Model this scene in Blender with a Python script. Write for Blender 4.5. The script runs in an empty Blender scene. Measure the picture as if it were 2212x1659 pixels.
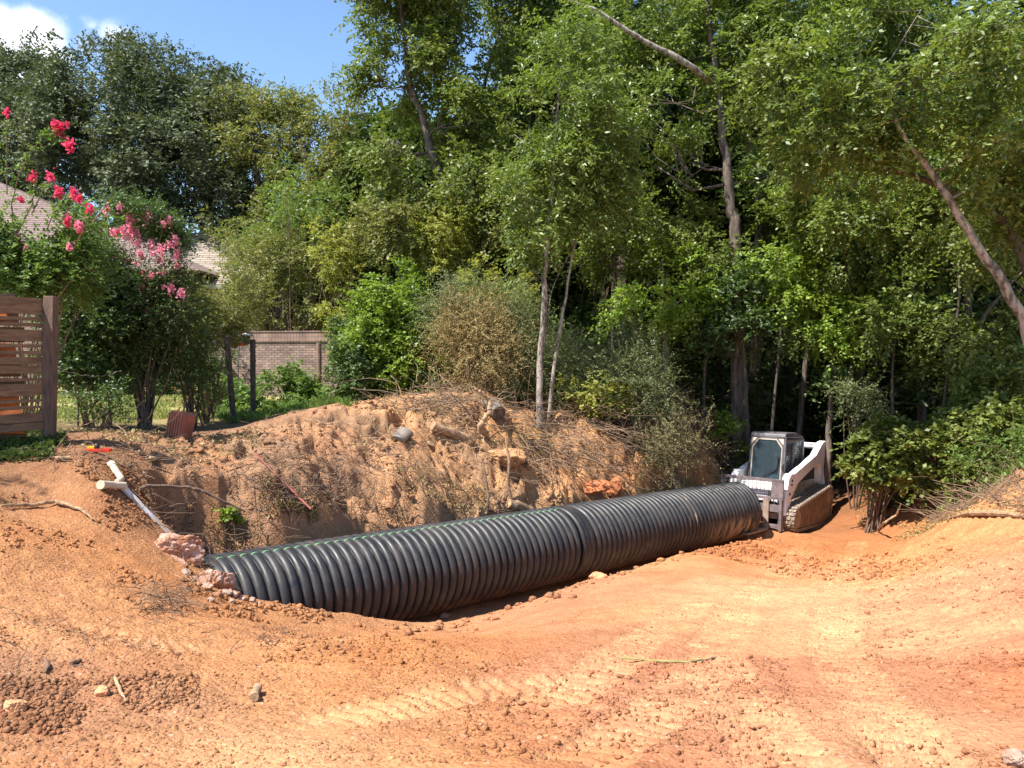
import bpy, bmesh, math, random
import numpy as np
from mathutils import Vector, Matrix
R = math.radians
scene = bpy.context.scene
COL = scene.collection
F = 1662.0            # focal length in pixels of a 2212 px wide view
PITCH = math.atan(54/1662.0)
EYE = 1.6
cp, sp_ = math.cos(PITCH), math.sin(PITCH)

def P(px, py, Y):
    """a world point on the sight line of a pixel, at the distance Y"""
    a = (px-1106)/F; b = (829.5-py)/F
    dy = cp + b*sp_; dz = b*cp - sp_
    return (a*Y/dy, Y, EYE + dz*Y/dy)
def V(*a): return Vector(a)

# ------------------------------------------------------------------ noise
def _h(ix, iy, s):
    v = np.sin(ix*127.1 + iy*311.7 + s*74.7)*43758.5453
    return v - np.floor(v)
def vn(x, y, s=0):
    ix = np.floor(x); iy = np.floor(y); fx = x-ix; fy = y-iy
    fx = fx*fx*(3-2*fx); fy = fy*fy*(3-2*fy)
    a = _h(ix, iy, s); b = _h(ix+1, iy, s); c = _h(ix, iy+1, s); d = _h(ix+1, iy+1, s)
    return (a*(1-fx)+b*fx)*(1-fy) + (c*(1-fx)+d*fx)*fy
def fbm(x, y, s=0, o=4):
    r = 0; a = .5; t = 0
    for k in range(o):
        r = r + a*vn(x*2**k + 13.1*k, y*2**k - 7.7*k, s+k); t += a; a *= .5
    return r/t
def sst(e0, e1, x):
    t = np.clip((x-e0)/(e1-e0), 0, 1); return t*t*(3-2*t)

# ------------------------------------------------------------------ pipe axis
CREST0 = np.array(P(459, 1200, 8.94)); CREST2 = np.array(P(1591, 1040, 17.6))
PR = 0.645
LEN = float(np.linalg.norm(CREST2-CREST0))
AX = (CREST2-CREST0)/LEN
NR = np.array([AX[1], -AX[0], 0]); NR /= np.linalg.norm(NR)      # to the right of the pipe
UPV = np.cross(NR, AX)
C0 = CREST0 - UPV*PR

# ------------------------------------------------------------------ terrain
CTL = [  # px, py, Y : measured ground points
 (0,1659,3.0),(700,1659,3.0),(1300,1659,3.0),(1800,1659,3.0),(2212,1659,3.0),
 (0,1336,4.5),(0,1163,6.0),(100,1250,5.6),(100,1100,8.0),(300,1200,7.5),(300,1350,5.2),(500,1400,5.0),
 (700,1385,6.8),(850,1385,7.2),(700,1480,4.3),(900,1400,5.1),(1050,1520,4.1),(50,960,9.6),(0,1000,8.6),(300,960,10.5),
 (540,1287,8.3),(640,1308,8.6),(740,1326,9.0),(830,1338,9.5),(930,1338,10.0),(1050,1305,10.6),(1180,1272,11.0),(1353,1236,11.9),(1500,1194,13.3),(1616,1166,14.8),(1684,1155,16.0),(1720,1156,16.6),
 (430,1212,8.75),(470,1240,8.4),
 (1300,1500,4.2),(1300,1400,5.6),(1300,1330,7.6),(1150,1340,8.3),(1500,1300,8.5),(1500,1230,11.5),(1700,1205,13.5),(1900,1150,17),
 (1900,1250,10.5),(1900,1400,6),(2000,1600,3.4),(2212,1400,5),(2212,1250,7),(2100,1190,9.5),(2212,1150,10),(2010,1142,15),
 (2212,1055,11.5),(2212,1005,13.5),(2060,1105,15),(2110,1050,16),(2300,960,15),
 (200,1010,8.8),(220,1075,8.3),(330,1105,9.2),(450,1035,10.6),(560,1045,10.8),(600,1000,11.3),(700,1000,12),
 (400,1180,9.0),(800,1125,11.7),(740,1050,12),(900,1000,13),(1000,1095,13.1),(1000,1000,14),(1050,925,15),(640,900,14),
 (760,890,14.8),(900,872,15.5),(1000,868,16),(545,905,17.5),(690,870,23),(900,860,20),
 (1165,915,17),(1250,940,16.5),(1290,1060,15.5),(1200,1065,14.9),(1150,985,15.3),(1500,1042,17.3),(1440,965,18),(1550,1000,19),(1580,1050,19),
 (480,932,14.6),(420,942,13.6),(560,938,13.3),(560,962,12.3),(480,985,11.6),(380,930,15),(500,922,16.4),(1450,880,20),(1300,870,19),(200,930,13.4),(130,940,12),(320,925,15.3),(300,880,19.8),(450,850,25),(200,850,25),
]
pts = [P(*c) for c in CTL]
fx = math.cos(0)
for (x, y, z) in [(-1,0,0.05),(1,0,0.05),(-4,0,.25),(5,0,.1),(-8,5,.4),(-12,12,.5),(8,3,.5),(9,7,.9),(12,12,1.2),(11,18,.6),(0,-5,.1),
                  (6.6,18.3,-2.5),(7.6,19.2,-2.5),(7.2,17.3,-2.42),(8.5,22,-2.2),(9,30,-1.4),(14,30,.0),(14,22,0),(4,24,-.8),(3,30,.1),(8,45,0),(20,45,1),(-5,45,.5),(-20,45,.6),(-20,25,.5),(0,38,.4),
                  (-8,32,.5),(40,80,2),(0,80,1),(-50,80,1),(30,30,2),(-40,30,.8),(60,160,3),(-80,160,2),(0,160,2)]:
    pts.append((x, y, z))
PTS = np.array(pts, float)
def _tps(d2): return np.where(d2 > 1e-12, .5*d2*np.log(np.maximum(d2, 1e-12)), 0)
def warp(x, y):  # compress the far distance so that far points do not ring
    r = np.sqrt(x*x+y*y)+1e-6; k = np.log1p(r/6.0)*6.0/r
    return x*k, y*k
_wx, _wy = warp(PTS[:,0], PTS[:,1]); n = len(PTS)
A = _tps((_wx[:,None]-_wx)**2 + (_wy[:,None]-_wy)**2) + np.eye(n)*.02
M = np.zeros((n+3, n+3)); M[:n,:n] = A; M[:n,n] = 1; M[:n,n+1] = _wx; M[:n,n+2] = _wy; M[n:,:n] = M[:n,n:].T
W = np.linalg.solve(M, np.concatenate([PTS[:,2], [0,0,0]]))

def base_h(x, y):
    x = np.atleast_1d(np.asarray(x, float)); y = np.atleast_1d(np.asarray(y, float)); sh = x.shape
    x = x.ravel(); y = y.ravel(); out = np.empty(len(x))
    for i in range(0, len(x), 40000):
        wx, wy = warp(x[i:i+40000], y[i:i+40000])
        out[i:i+40000] = _tps((wx[:,None]-_wx)**2+(wy[:,None]-_wy)**2) @ W[:n] + W[n] + W[n+1]*wx + W[n+2]*wy
    return out.reshape(sh)
def pipe_td(x, y):
    dx = x-C0[0]; dy = y-C0[1]; l = math.hypot(AX[0], AX[1])
    return (dx*AX[0]+dy*AX[1])/l, dx*NR[0]+dy*NR[1]
HOLE = np.array(P(500, 1150, 9.9))
TRACKS = []   # filled below: tread tracks as world polylines
def seg_dist(x, y, poly):
    best = np.full(x.shape, 1e9); s_at = np.zeros(x.shape); side = np.zeros(x.shape); acc = 0
    for (x0, y0), (x1, y1) in zip(poly[:-1], poly[1:]):
        dx, dy = x1-x0, y1-y0; L = math.hypot(dx, dy)
        t = np.clip(((x-x0)*dx+(y-y0)*dy)/L**2, 0, 1)
        d = np.hypot(x-x0-t*dx, y-y0-t*dy); m = d < best
        s_at = np.where(m, acc+t*L, s_at); side = np.where(m, (dx*(y-y0)-dy*(x-x0))/L, side); best = np.minimum(best, d); acc += L
    return best, s_at, side
def rough_mask(x, y):
    """1 on the torn bank behind the pipe, 0 on the graded dirt"""
    t, d = pipe_td(x, y)
    m = sst(-.5, -1.1, d)*sst(-5.5, -3.2, d)*sst(-.6, .8, t)*sst(15.5, 13, t)
    return m
def H(x, y, fine=True):
    x = np.atleast_1d(np.asarray(x, float)); y = np.atleast_1d(np.asarray(y, float))
    h = base_h(x, y)
    t, d = pipe_td(x, y)
    cz = C0[2] + AX[2]*t
    floor = cz - PR - .03
    # trench floor, a near-vertical far wall and the open gap on the near side
    near = .60 + .62*sst(1.6, 4.2, t) + .1*(fbm(t*1.3, t*0, 5)-.5)
    far = .72 + .30*(fbm(t*1.1+9, t*0+3, 6)-.5)
    k = sst(-far-.30, -far+.02, d)*(1-sst(near, near+.40, d))*sst(-.9, .15, t)*(1-sst(12.3, 13.2, t))
    k2 = k*sst(-.3, 1.0, t)
    h = h*(1-k2) + np.minimum(h, floor)*k2
    # the hole beside the buried pipe end
    q = ((x-HOLE[0])/.95)**2 + ((y-HOLE[1])/.75)**2
    q = q + .5*(fbm(x*1.7, y*1.7, 31)-.5)
    h = h - 1.0*(1-sst(.45, 1.15, q))*sst(.45, -.25, d)
    if fine:
        rm = rough_mask(x, y)
        far_ = np.exp(-np.maximum(y-26, 0)/20)
        h = h + .10*(fbm(x*.8, y*.8, 1, 3)-.5)*far_
        h = h + .045*(fbm(x*3.1, y*3.1, 2, 4)-.5)*far_ + .022*(fbm(x*13, y*13, 21, 3)-.5)*far_
        rg = 1-np.abs(2*fbm(x*1.3, y*1.3, 3, 4)-1)
        h = h + rm*((.22+.38*sst(1.5,5,t))*(fbm(x*1.15, y*1.15, 4, 5)-.5) - .38*sst(2,4,t)*sst(.55, .64, fbm(x*1.25+3, y*1.25, 55, 4)) - .20*sst(.56, .62, fbm(x*3.1, y*3.1, 57, 3)) + .16*(rg-.7) + .16*(fbm(x*5, y*5, 9, 4)-.5) + .07*(fbm(x*17, y*17, 14, 3)-.5))
        # loose crumbly ground on the right
        cr = sst(2.0, 3.6, x - .12*y)*sst(18, 14, y) 
        h = h + cr*.05*(fbm(x*7, y*7, 8, 3)-.5) + cr*.03*sst(.55,.75,vn(x*16, y*16, 12))
        for poly, wdt, pitch, amp, hh in TRACKS:
            ds, s, sd = seg_dist(x, y, poly)
            m = 1-sst(wdt*.42, wdt*.55, ds); patch = sst(.34, .55, fbm(x*1.2, y*1.2, 40+hh))
            cle = .5+.5*np.cos(2*math.pi*(s + .22*np.abs(sd))/pitch + .8*(vn(x*2,y*2,50)-.5)*4)
            h = h - m*.020*patch + m*amp*.95*patch*cle**2 + .011*np.exp(-((ds-wdt*.6)/.07)**2)
    return h
def G(px, py, ymin=2.2, ymax=60, off=0.0, fine=False):
    """ground point seen at a pixel: march the sight line to the terrain"""
    ys = np.concatenate([np.linspace(ymin, 20, 500), np.linspace(20.1, ymax, 200)])
    a = (px-1106)/F; b = (829.5-py)/F; dy = cp+b*sp_; dz = b*cp-sp_
    xs = a*ys/dy; zs = EYE+dz*ys/dy
    g = zs-H(xs, ys, fine)
    i = np.nonzero(g < 0)[0]
    i = i[0] if len(i) else len(ys)-1
    return (float(xs[i]), float(ys[i]), float(H(xs[i], ys[i], True)[0])+off)
def Hz(x, y): return float(H(x, y)[0])
for pl, w, pi_, am, hh in [
    ([(1700,1659),(1560,1480),(1540,1400),(1600,1300),(1690,1230),(1740,1185)], .42, .105, .030, 1),
    ([(2010,1659),(1860,1500),(1800,1400),(1800,1300),(1830,1230),(1850,1175)], .42, .105, .032, 2),
    ([(1000,1659),(1150,1560),(1300,1450),(1380,1380),(1500,1310)], .40, .10, .026, 3),
    ([(250,1659),(700,1570),(1000,1500),(1250,1480)], .42, .10, .020, 4),
    ([(1250,1659),(1400,1560),(1500,1480)], .38, .10, .022, 5),
    ([(150,1360),(330,1400),(620,1400),(760,1390)], .36, .10, .014, 6)]:
    poly = [G(a, b)[:2] for a, b in pl]
    TRACKS.append((poly, w, pi_, am, hh))

# ------------------------------------------------------------------ materials
def new_mat(name):
    m = bpy.data.materials.new(name); m.use_nodes = True
    nt = m.node_tree; nt.nodes.clear()
    return m, nt, nt.nodes, nt.links
def N(nd, t, **k):
    n_ = nd.new(t)
    for a, b in k.items():
        if a.startswith('i_'): n_.inputs[a[2:].replace('_', ' ')].default_value = b
        else: setattr(n_, a, b)
    return n_
def mat(name, col, rough=.6, metal=0, var=.25, scale=6, bump=.0, bscale=60, col2=None, spec=.5, stretch=None, thr=(.35,.65), trans=0):
    m, nt, nd, ln = new_mat(name)
    out = nd.new('ShaderNodeOutputMaterial'); b = nd.new('ShaderNodeBsdfPrincipled'); ln.new(b.outputs[0], out.inputs[0])
    tc = nd.new('ShaderNodeTexCoord'); src = tc.outputs['Object']
    if stretch:
        mp = nd.new('ShaderNodeMapping'); mp.inputs['Scale'].default_value = stretch; ln.new(src, mp.inputs[0]); src = mp.outputs[0]
    nz = N(nd, 'ShaderNodeTexNoise', i_Scale=scale, i_Detail=6.0, i_Roughness=.62); ln.new(src, nz.inputs['Vector'])
    cr = nd.new('ShaderNodeValToRGB'); ln.new(nz.outputs[0], cr.inputs[0])
    c2 = col2 or tuple(c*(1-var) for c in col); c1 = col if col2 else tuple(min(1, c*(1+var*.6)) for c in col)
    cr.color_ramp.elements[0].position = thr[0]; cr.color_ramp.elements[1].position = thr[1]
    cr.color_ramp.elements[0].color = (*c2, 1); cr.color_ramp.elements[1].color = (*c1, 1)
    ln.new(cr.outputs[0], b.inputs['Base Color'])
    b.inputs['Roughness'].default_value = rough; b.inputs['Metallic'].default_value = metal; b.inputs['Specular IOR Level'].default_value = spec
    if trans: b.inputs['Transmission Weight'].default_value = trans
    if bump:
        nz2 = N(nd, 'ShaderNodeTexNoise', i_Scale=bscale, i_Detail=4.0); ln.new(src, nz2.inputs['Vector'])
        bp = N(nd, 'ShaderNodeBump', i_Strength=bump, i_Distance=.02); ln.new(nz2.outputs[0], bp.inputs['Height']); ln.new(bp.outputs[0], b.inputs['Normal'])
    return m

def leaf_mat(name, dark, light, tcol, rough=.45, spec=.5, trans=.32):
    """leaf: varied base colour per leaf, some light passing through, a soft sheen"""
    m, nt, nd, ln = new_mat(name)
    out = nd.new('ShaderNodeOutputMaterial')
    at = N(nd, 'ShaderNodeAttribute', attribute_name='tint')
    cr = nd.new('ShaderNodeValToRGB'); ln.new(at.outputs['Fac'], cr.inputs[0])
    cr.color_ramp.elements[0].position = .1; cr.color_ramp.elements[1].position = .9
    cr.color_ramp.elements[0].color = (*dark, 1); cr.color_ramp.elements[1].color = (*light, 1)
    b = nd.new('ShaderNodeBsdfPrincipled'); ln.new(cr.outputs[0], b.inputs['Base Color'])
    b.inputs['Roughness'].default_value = rough; b.inputs['Specular IOR Level'].default_value = spec
    tr = nd.new('ShaderNodeBsdfTranslucent'); tr.inputs[0].default_value = (*tcol, 1)
    mx = N(nd, 'ShaderNodeMixShader', i_Fac=trans); ln.new(b.outputs[0], mx.inputs[1]); ln.new(tr.outputs[0], mx.inputs[2])
    ln.new(mx.outputs[0], out.inputs[0])
    return m

LM = {
 'oak':   leaf_mat('oak_leaf', (.050,.070,.032), (.155,.18,.10), (.10,.13,.03), .6, .28, .24),
 'mid':   leaf_mat('mid_leaf', (.055,.085,.016), (.21,.235,.052), (.20,.28,.03), .5, .4, .32),
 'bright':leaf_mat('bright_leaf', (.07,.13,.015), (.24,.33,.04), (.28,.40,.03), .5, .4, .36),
 'olive': leaf_mat('olive_leaf', (.08,.095,.022), (.26,.255,.07), (.24,.26,.04), .55, .4, .32),
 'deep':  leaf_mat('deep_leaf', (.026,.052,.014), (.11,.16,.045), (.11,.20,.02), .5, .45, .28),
 'ash':   leaf_mat('ash_leaf', (.06,.10,.018), (.22,.275,.06), (.22,.31,.03), .45, .5, .32),
 'feather': leaf_mat('feathery_leaf', (.085,.10,.04), (.24,.255,.11), (.16,.24,.05), .55, .35, .3),
 'brushy': leaf_mat('withering_leaf', (.10,.085,.04), (.26,.23,.11), (.16,.16,.05), .65, .25, .25),
 'dry':   leaf_mat('dry_leaf', (.17,.12,.045), (.45,.35,.16), (.30,.22,.08), .7, .2, .25),
 'yellow':leaf_mat('yellow_leaf', (.12,.14,.02), (.33,.33,.06), (.40,.42,.06), .5, .4, .4),
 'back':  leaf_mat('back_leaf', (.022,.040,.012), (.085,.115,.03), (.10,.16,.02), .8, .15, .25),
 'pink':  leaf_mat('pink_petal', (.68,.20,.30), (.95,.50,.56), (.9,.3,.4), .7, .2, .4),
 'red':   leaf_mat('red_petal', (.62,.04,.12), (.88,.14,.27), (.8,.06,.14), .7, .2, .4),
 'grass': leaf_mat('grass_blade', (.17,.20,.05), (.42,.42,.15), (.3,.35,.08), .7, .2, .3),
 'weed':  leaf_mat('weed_leaf', (.05,.10,.02), (.16,.24,.05), (.2,.32,.04), .5, .4, .35),
}
M_BARK = mat('bark_grey_brown', (.17,.13,.10), .9, col2=(.055,.042,.034), scale=14, bump=1.0, bscale=30, stretch=(1,1,.22), thr=(.40,.60))
M_BARKL = mat('bark_pale', (.34,.29,.24), .9, col2=(.09,.07,.055), scale=9, bump=1.0, bscale=30, thr=(.40,.56), stretch=(1,1,.4))
M_BARKD = mat('bark_dark', (.085,.065,.05), .9, var=.4, scale=9, bump=.5, bscale=25)
M_STICK = mat('dry_twig', (.33,.21,.12), .9, col2=(.10,.065,.045), scale=3)
M_STICKD = mat('dark_twig', (.16,.10,.065), .9, var=.4, scale=3)
M_WOODY = mat('bare_wood', (.42,.27,.145), .85, col2=(.20,.12,.07), scale=12, stretch=(1,1,1), bump=.4)

# ------------------------------------------------------------------ mesh helpers
def link(o, parent=None):
    COL.objects.link(o)
    if parent is not None: o.parent = parent
    return o
def tag(o, label=None, cat=None, group=None, kind=None):
    if label: o['label'] = label
    if cat: o['category'] = cat
    if group: o['group'] = group
    if kind: o['kind'] = kind
    return o
def empty(name, loc, rz=0, label=None, cat=None, group=None):
    o = bpy.data.objects.new(name, None); COL.objects.link(o); o.location = loc; o.rotation_euler = (0, 0, rz); o.empty_display_size = .1
    return tag(o, label, cat, group)
def np_mesh(name, verts, faces, m, parent=None, smooth=False, tint=None, col=None, local=True):
    """faces: (n,k) array. with a parent the verts are world coordinates unless local"""
    me = bpy.data.meshes.new(name); verts = np.asarray(verts, np.float32); faces = np.asarray(faces, np.int32)
    nf, k = faces.shape
    me.vertices.add(len(verts)); me.vertices.foreach_set('co', verts.ravel())
    me.loops.add(nf*k); me.loops.foreach_set('vertex_index', faces.ravel())
    me.polygons.add(nf); me.polygons.foreach_set('loop_start', np.arange(0, nf*k, k, dtype=np.int32))
    if smooth: me.polygons.foreach_set('use_smooth', np.ones(nf, bool))
    me.update(calc_edges=True)
    if tint is not None:
        a = me.attributes.new('tint', 'FLOAT', 'POINT'); a.data.foreach_set('value', np.asarray(tint, np.float32))
    if col is not None:
        a = me.attributes.new('soil', 'FLOAT_COLOR', 'POINT'); a.data.foreach_set('color', np.asarray(col, np.float32).ravel())
    me.materials.append(m)
    return link(bpy.data.objects.new(name, me), parent)

class MB:
    def __init__(s): s.v = []; s.f = []; s.mi = []; s.cur = 0
    def add(s, vs, fs):
        b = len(s.v); s.v += [tuple(p) for p in vs]; s.f += [tuple(b+i for i in f) for f in fs]; s.mi += [s.cur]*len(fs); return s
    def box(s, c, size, rot=None):
        hx, hy, hz = [a/2 for a in size]; c = Vector(c)
        vs = [Vector((x*hx, y*hy, z*hz)) for x in (-1,1) for y in (-1,1) for z in (-1,1)]
        if rot is not None: vs = [rot @ v for v in vs]
        return s.add([c+v for v in vs], [(0,1,3,2),(4,6,7,5),(0,4,5,1),(2,3,7,6),(0,2,6,4),(1,5,7,3)])
    def tube(s, pts, rad, n=8, cap=True):
        pts = [Vector(p) for p in pts]
        if not hasattr(rad, '__len__'): rad = [rad]*len(pts)
        ref = None; rings = []
        for i, p in enumerate(pts):
            d = (pts[min(i+1, len(pts)-1)]-pts[max(i-1, 0)])
            d = d.normalized() if d.length > 1e-9 else Vector((0,0,1))
            if ref is None: ref = d.orthogonal().normalized()
            ref = (ref - d*ref.dot(d)); ref = ref.normalized() if ref.length > 1e-6 else d.orthogonal().normalized()
            w = d.cross(ref)
            rings.append([p + (ref*math.cos(2*math.pi*k/n) + w*math.sin(2*math.pi*k/n))*rad[i] for k in range(n)])
        b = len(s.v); s.v += [tuple(v) for r in rings for v in r]
        for i in range(len(pts)-1):
            for k in range(n):
                s.f.append((b+i*n+k, b+i*n+(k+1) % n, b+(i+1)*n+(k+1) % n, b+(i+1)*n+k)); s.mi.append(s.cur)
        if cap:
            s.f.append(tuple(b+k for k in reversed(range(n)))); s.f.append(tuple(b+(len(pts)-1)*n+k for k in range(n))); s.mi += [s.cur]*2
        return s
    def prism(s, prof, y0, y1, plane='xz'):
        """extrude a closed profile; plane xz -> along y, xy -> along z, yz -> along x"""
        def q(a, b, c): return {'xz': (a, c, b), 'xy': (a, b, c), 'yz': (c, a, b)}[plane]
        n_ = len(prof)
        return s.add([q(a, b, y0) for a, b in prof]+[q(a, b, y1) for a, b in prof],
              [tuple(range(n_)), tuple(range(2*n_-1, n_-1, -1))]+[(i, i+n_, (i+1) % n_+n_, (i+1) % n_) for i in range(n_)])
    def build(s, name, m, parent=None, smooth=False, bevel=0, recalc=True):
        me = bpy.data.meshes.new(name); me.from_pydata(s.v, [], s.f)
        ms = m if isinstance(m, (list, tuple)) else [m]
        for q in ms: me.materials.append(q)
        if any(s.mi): me.polygons.foreach_set('material_index', s.mi)
        if recalc:
            bm = bmesh.new(); bm.from_mesh(me); bmesh.ops.recalc_face_normals(bm, faces=bm.faces)
            if bevel:
                es = [e for e in bm.edges if len(e.link_faces) == 2 and e.calc_face_angle(0) > .5]
                bmesh.ops.bevel(bm, geom=es, offset=bevel, segments=2, affect='EDGES', profile=.6)
            bm.to_mesh(me); bm.free()
        if smooth:
            me.polygons.foreach_set('use_smooth', [True]*len(me.polygons))
        me.update()
        return link(bpy.data.objects.new(name, me), parent)

# ------------------------------------------------------------------ camera, light, sky
cam = bpy.data.cameras.new('camera'); co = bpy.data.objects.new('camera', cam); COL.objects.link(co)
co.location = (0, 0, EYE); co.rotation_euler = (R(90)-PITCH, 0, 0)
cam.sensor_width = 36; cam.lens = F/2212*36; cam.clip_start = .05; cam.clip_end = 2000
scene.camera = co
SUN_EL = R(58); SUN_AZ = math.atan2(-.53, -.85)     # the sun stands to the left and slightly behind the camera
sl = bpy.data.lights.new('sun', 'SUN'); sl.energy = 5.0; sl.angle = R(.53); sl.color = (1, .955, .88)
so = bpy.data.objects.new('sun', sl); COL.objects.link(so)
sd = Vector((math.cos(SUN_AZ)*math.cos(SUN_EL), math.sin(SUN_AZ)*math.cos(SUN_EL), math.sin(SUN_EL)))
so.rotation_euler = sd.to_track_quat('Z', 'Y').to_euler(); so.location = sd*60
w = bpy.data.worlds.new('World'); scene.world = w; w.use_nodes = True
nt = w.node_tree; nd = nt.nodes; ln = nt.links; nd.clear()
wo = nd.new('ShaderNodeOutputWorld'); bg = nd.new('ShaderNodeBackground'); ln.new(bg.outputs[0], wo.inputs[0])
sky = nd.new('ShaderNodeTexSky'); sky.sky_type = 'NISHITA'; sky.sun_disc = False; sky.sun_elevation = SUN_EL
sky.sun_rotation = math.pi/2 - SUN_AZ; sky.air_density = 1.0; sky.dust_density = .3; sky.ozone_density = 1.6; sky.altitude = 50
bg.inputs['Strength'].default_value = .085
# clouds low over the trees on the left, as places in the sky (directions), broken up by noise
tc = nd.new('ShaderNodeTexCoord')
nz = N(nd, 'ShaderNodeTexNoise', i_Scale=9.0, i_Detail=7.0, i_Roughness=.58); ln.new(tc.outputs['Generated'], nz.inputs['Vector'])
acc = None
def MN(op, a, b=None):
    m_ = nd.new('ShaderNodeMath'); m_.operation = op
    for i, q in enumerate((a, b)):
        if q is None: continue
        if isinstance(q, (int, float)): m_.inputs[i].default_value = q
        else: ln.new(q, m_.inputs[i])
    return m_.outputs[0]
for (px, py, rad, wt, asp) in [(55,105,.062,1.35,1.1),(-20,60,.05,1.2,1),(90,150,.045,1.0,1.2),(250,75,.032,.62,1.4),(175,100,.038,.55,1.5),(200,55,.03,.4,1),(-90,140,.09,1.3,1),(140,40,.02,.35,1)]:
    d_ = Vector(P(px, py, 10))-Vector((0, 0, EYE)); d_.normalize()
    s1 = nd.new('ShaderNodeVectorMath'); s1.operation = 'SUBTRACT'; ln.new(tc.outputs['Generated'], s1.inputs[0]); s1.inputs[1].default_value = d_
    s2 = nd.new('ShaderNodeVectorMath'); s2.operation = 'MULTIPLY'; ln.new(s1.outputs[0], s2.inputs[0]); s2.inputs[1].default_value = (1/asp, 1, 1)
    s3 = nd.new('ShaderNodeVectorMath'); s3.operation = 'LENGTH'; ln.new(s2.outputs[0], s3.inputs[0])
    v_ = MN('MULTIPLY', MN('MAXIMUM', MN('SUBTRACT', 1.0, MN('DIVIDE', s3.outputs['Value'], rad)), 0.0), wt)
    acc = v_ if acc is None else MN('MAXIMUM', acc, v_)
cf = MN('MULTIPLY', MN('ADD', acc, MN('MULTIPLY', MN('SUBTRACT', nz.outputs[0], .5), 1.7)), MN('MINIMUM', MN('MULTIPLY', acc, 6.0), 1.0))
mr = nd.new('ShaderNodeMapRange'); mr.interpolation_type = 'SMOOTHSTEP'; ln.new(cf, mr.inputs['Value'])
mr.inputs['From Min'].default_value = .12; mr.inputs['From Max'].default_value = .62
mx = nd.new('ShaderNodeMix'); mx.data_type = 'RGBA'; ln.new(mr.outputs[0], mx.inputs['Factor']); hs = nd.new('ShaderNodeHueSaturation'); hs.inputs['Saturation'].default_value = 1.08; hs.inputs['Value'].default_value = 1.32; ln.new(sky.outputs[0], hs.inputs['Color']); ln.new(hs.outputs[0], mx.inputs['A']); mx.inputs['B'].default_value = (8.0, 8.2, 8.8, 1)
ln.new(mx.outputs['Result'], bg.inputs['Color'])
vs = scene.view_settings; vs.view_transform = 'Standard'; vs.look = 'None'; vs.gamma = 1; vs.exposure = 1.22
scene.cycles.max_bounces = 6; scene.cycles.diffuse_bounces = 3; scene.cycles.glossy_bounces = 3; scene.cycles.transmission_bounces = 4
scene.cycles.transparent_max_bounces = 6; scene.cycles.use_denoising = True
# ------------------------------------------------------------------ ground sheet
def ground_mesh():
    Ys = np.concatenate([np.linspace(-6, 1.9, 24), np.geomspace(2.0, 27, 860), np.geomspace(27.3, 400, 50)])
    U = np.concatenate([-np.geomspace(3, .92, 14)[:-1], np.linspace(-.90, .90, 860), np.geomspace(.92, 3, 14)[1:]])
    off = np.where(Ys < 2, 3.0, 1.6)
    Yg, Ug = np.meshgrid(Ys, U, indexing='ij')
    Xg = Ug*(np.maximum(Yg, 2)+1.6)
    h = H(Xg.ravel(), Yg.ravel()).reshape(Xg.shape)
    nr, nc = Xg.shape
    v = np.stack([Xg.ravel(), Yg.ravel(), h.ravel()], 1)
    i = np.arange(nr*nc).reshape(nr, nc)
    f = np.stack([i[:-1,:-1].ravel(), i[:-1,1:].ravel(), i[1:,1:].ravel(), i[1:,:-1].ravel()], 1)
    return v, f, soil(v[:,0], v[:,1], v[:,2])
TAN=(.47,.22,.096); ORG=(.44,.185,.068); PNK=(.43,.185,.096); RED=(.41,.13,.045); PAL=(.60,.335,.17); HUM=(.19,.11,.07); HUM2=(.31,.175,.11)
OCH=(.52,.29,.125); FOR=(.055,.042,.026); LWN=(.34,.30,.12); LITTER_SHADE=(.055,.04,.03); CLAY=(.48,.16,.045)  # the dark litter tone also paints in shade under the shrubs
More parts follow.
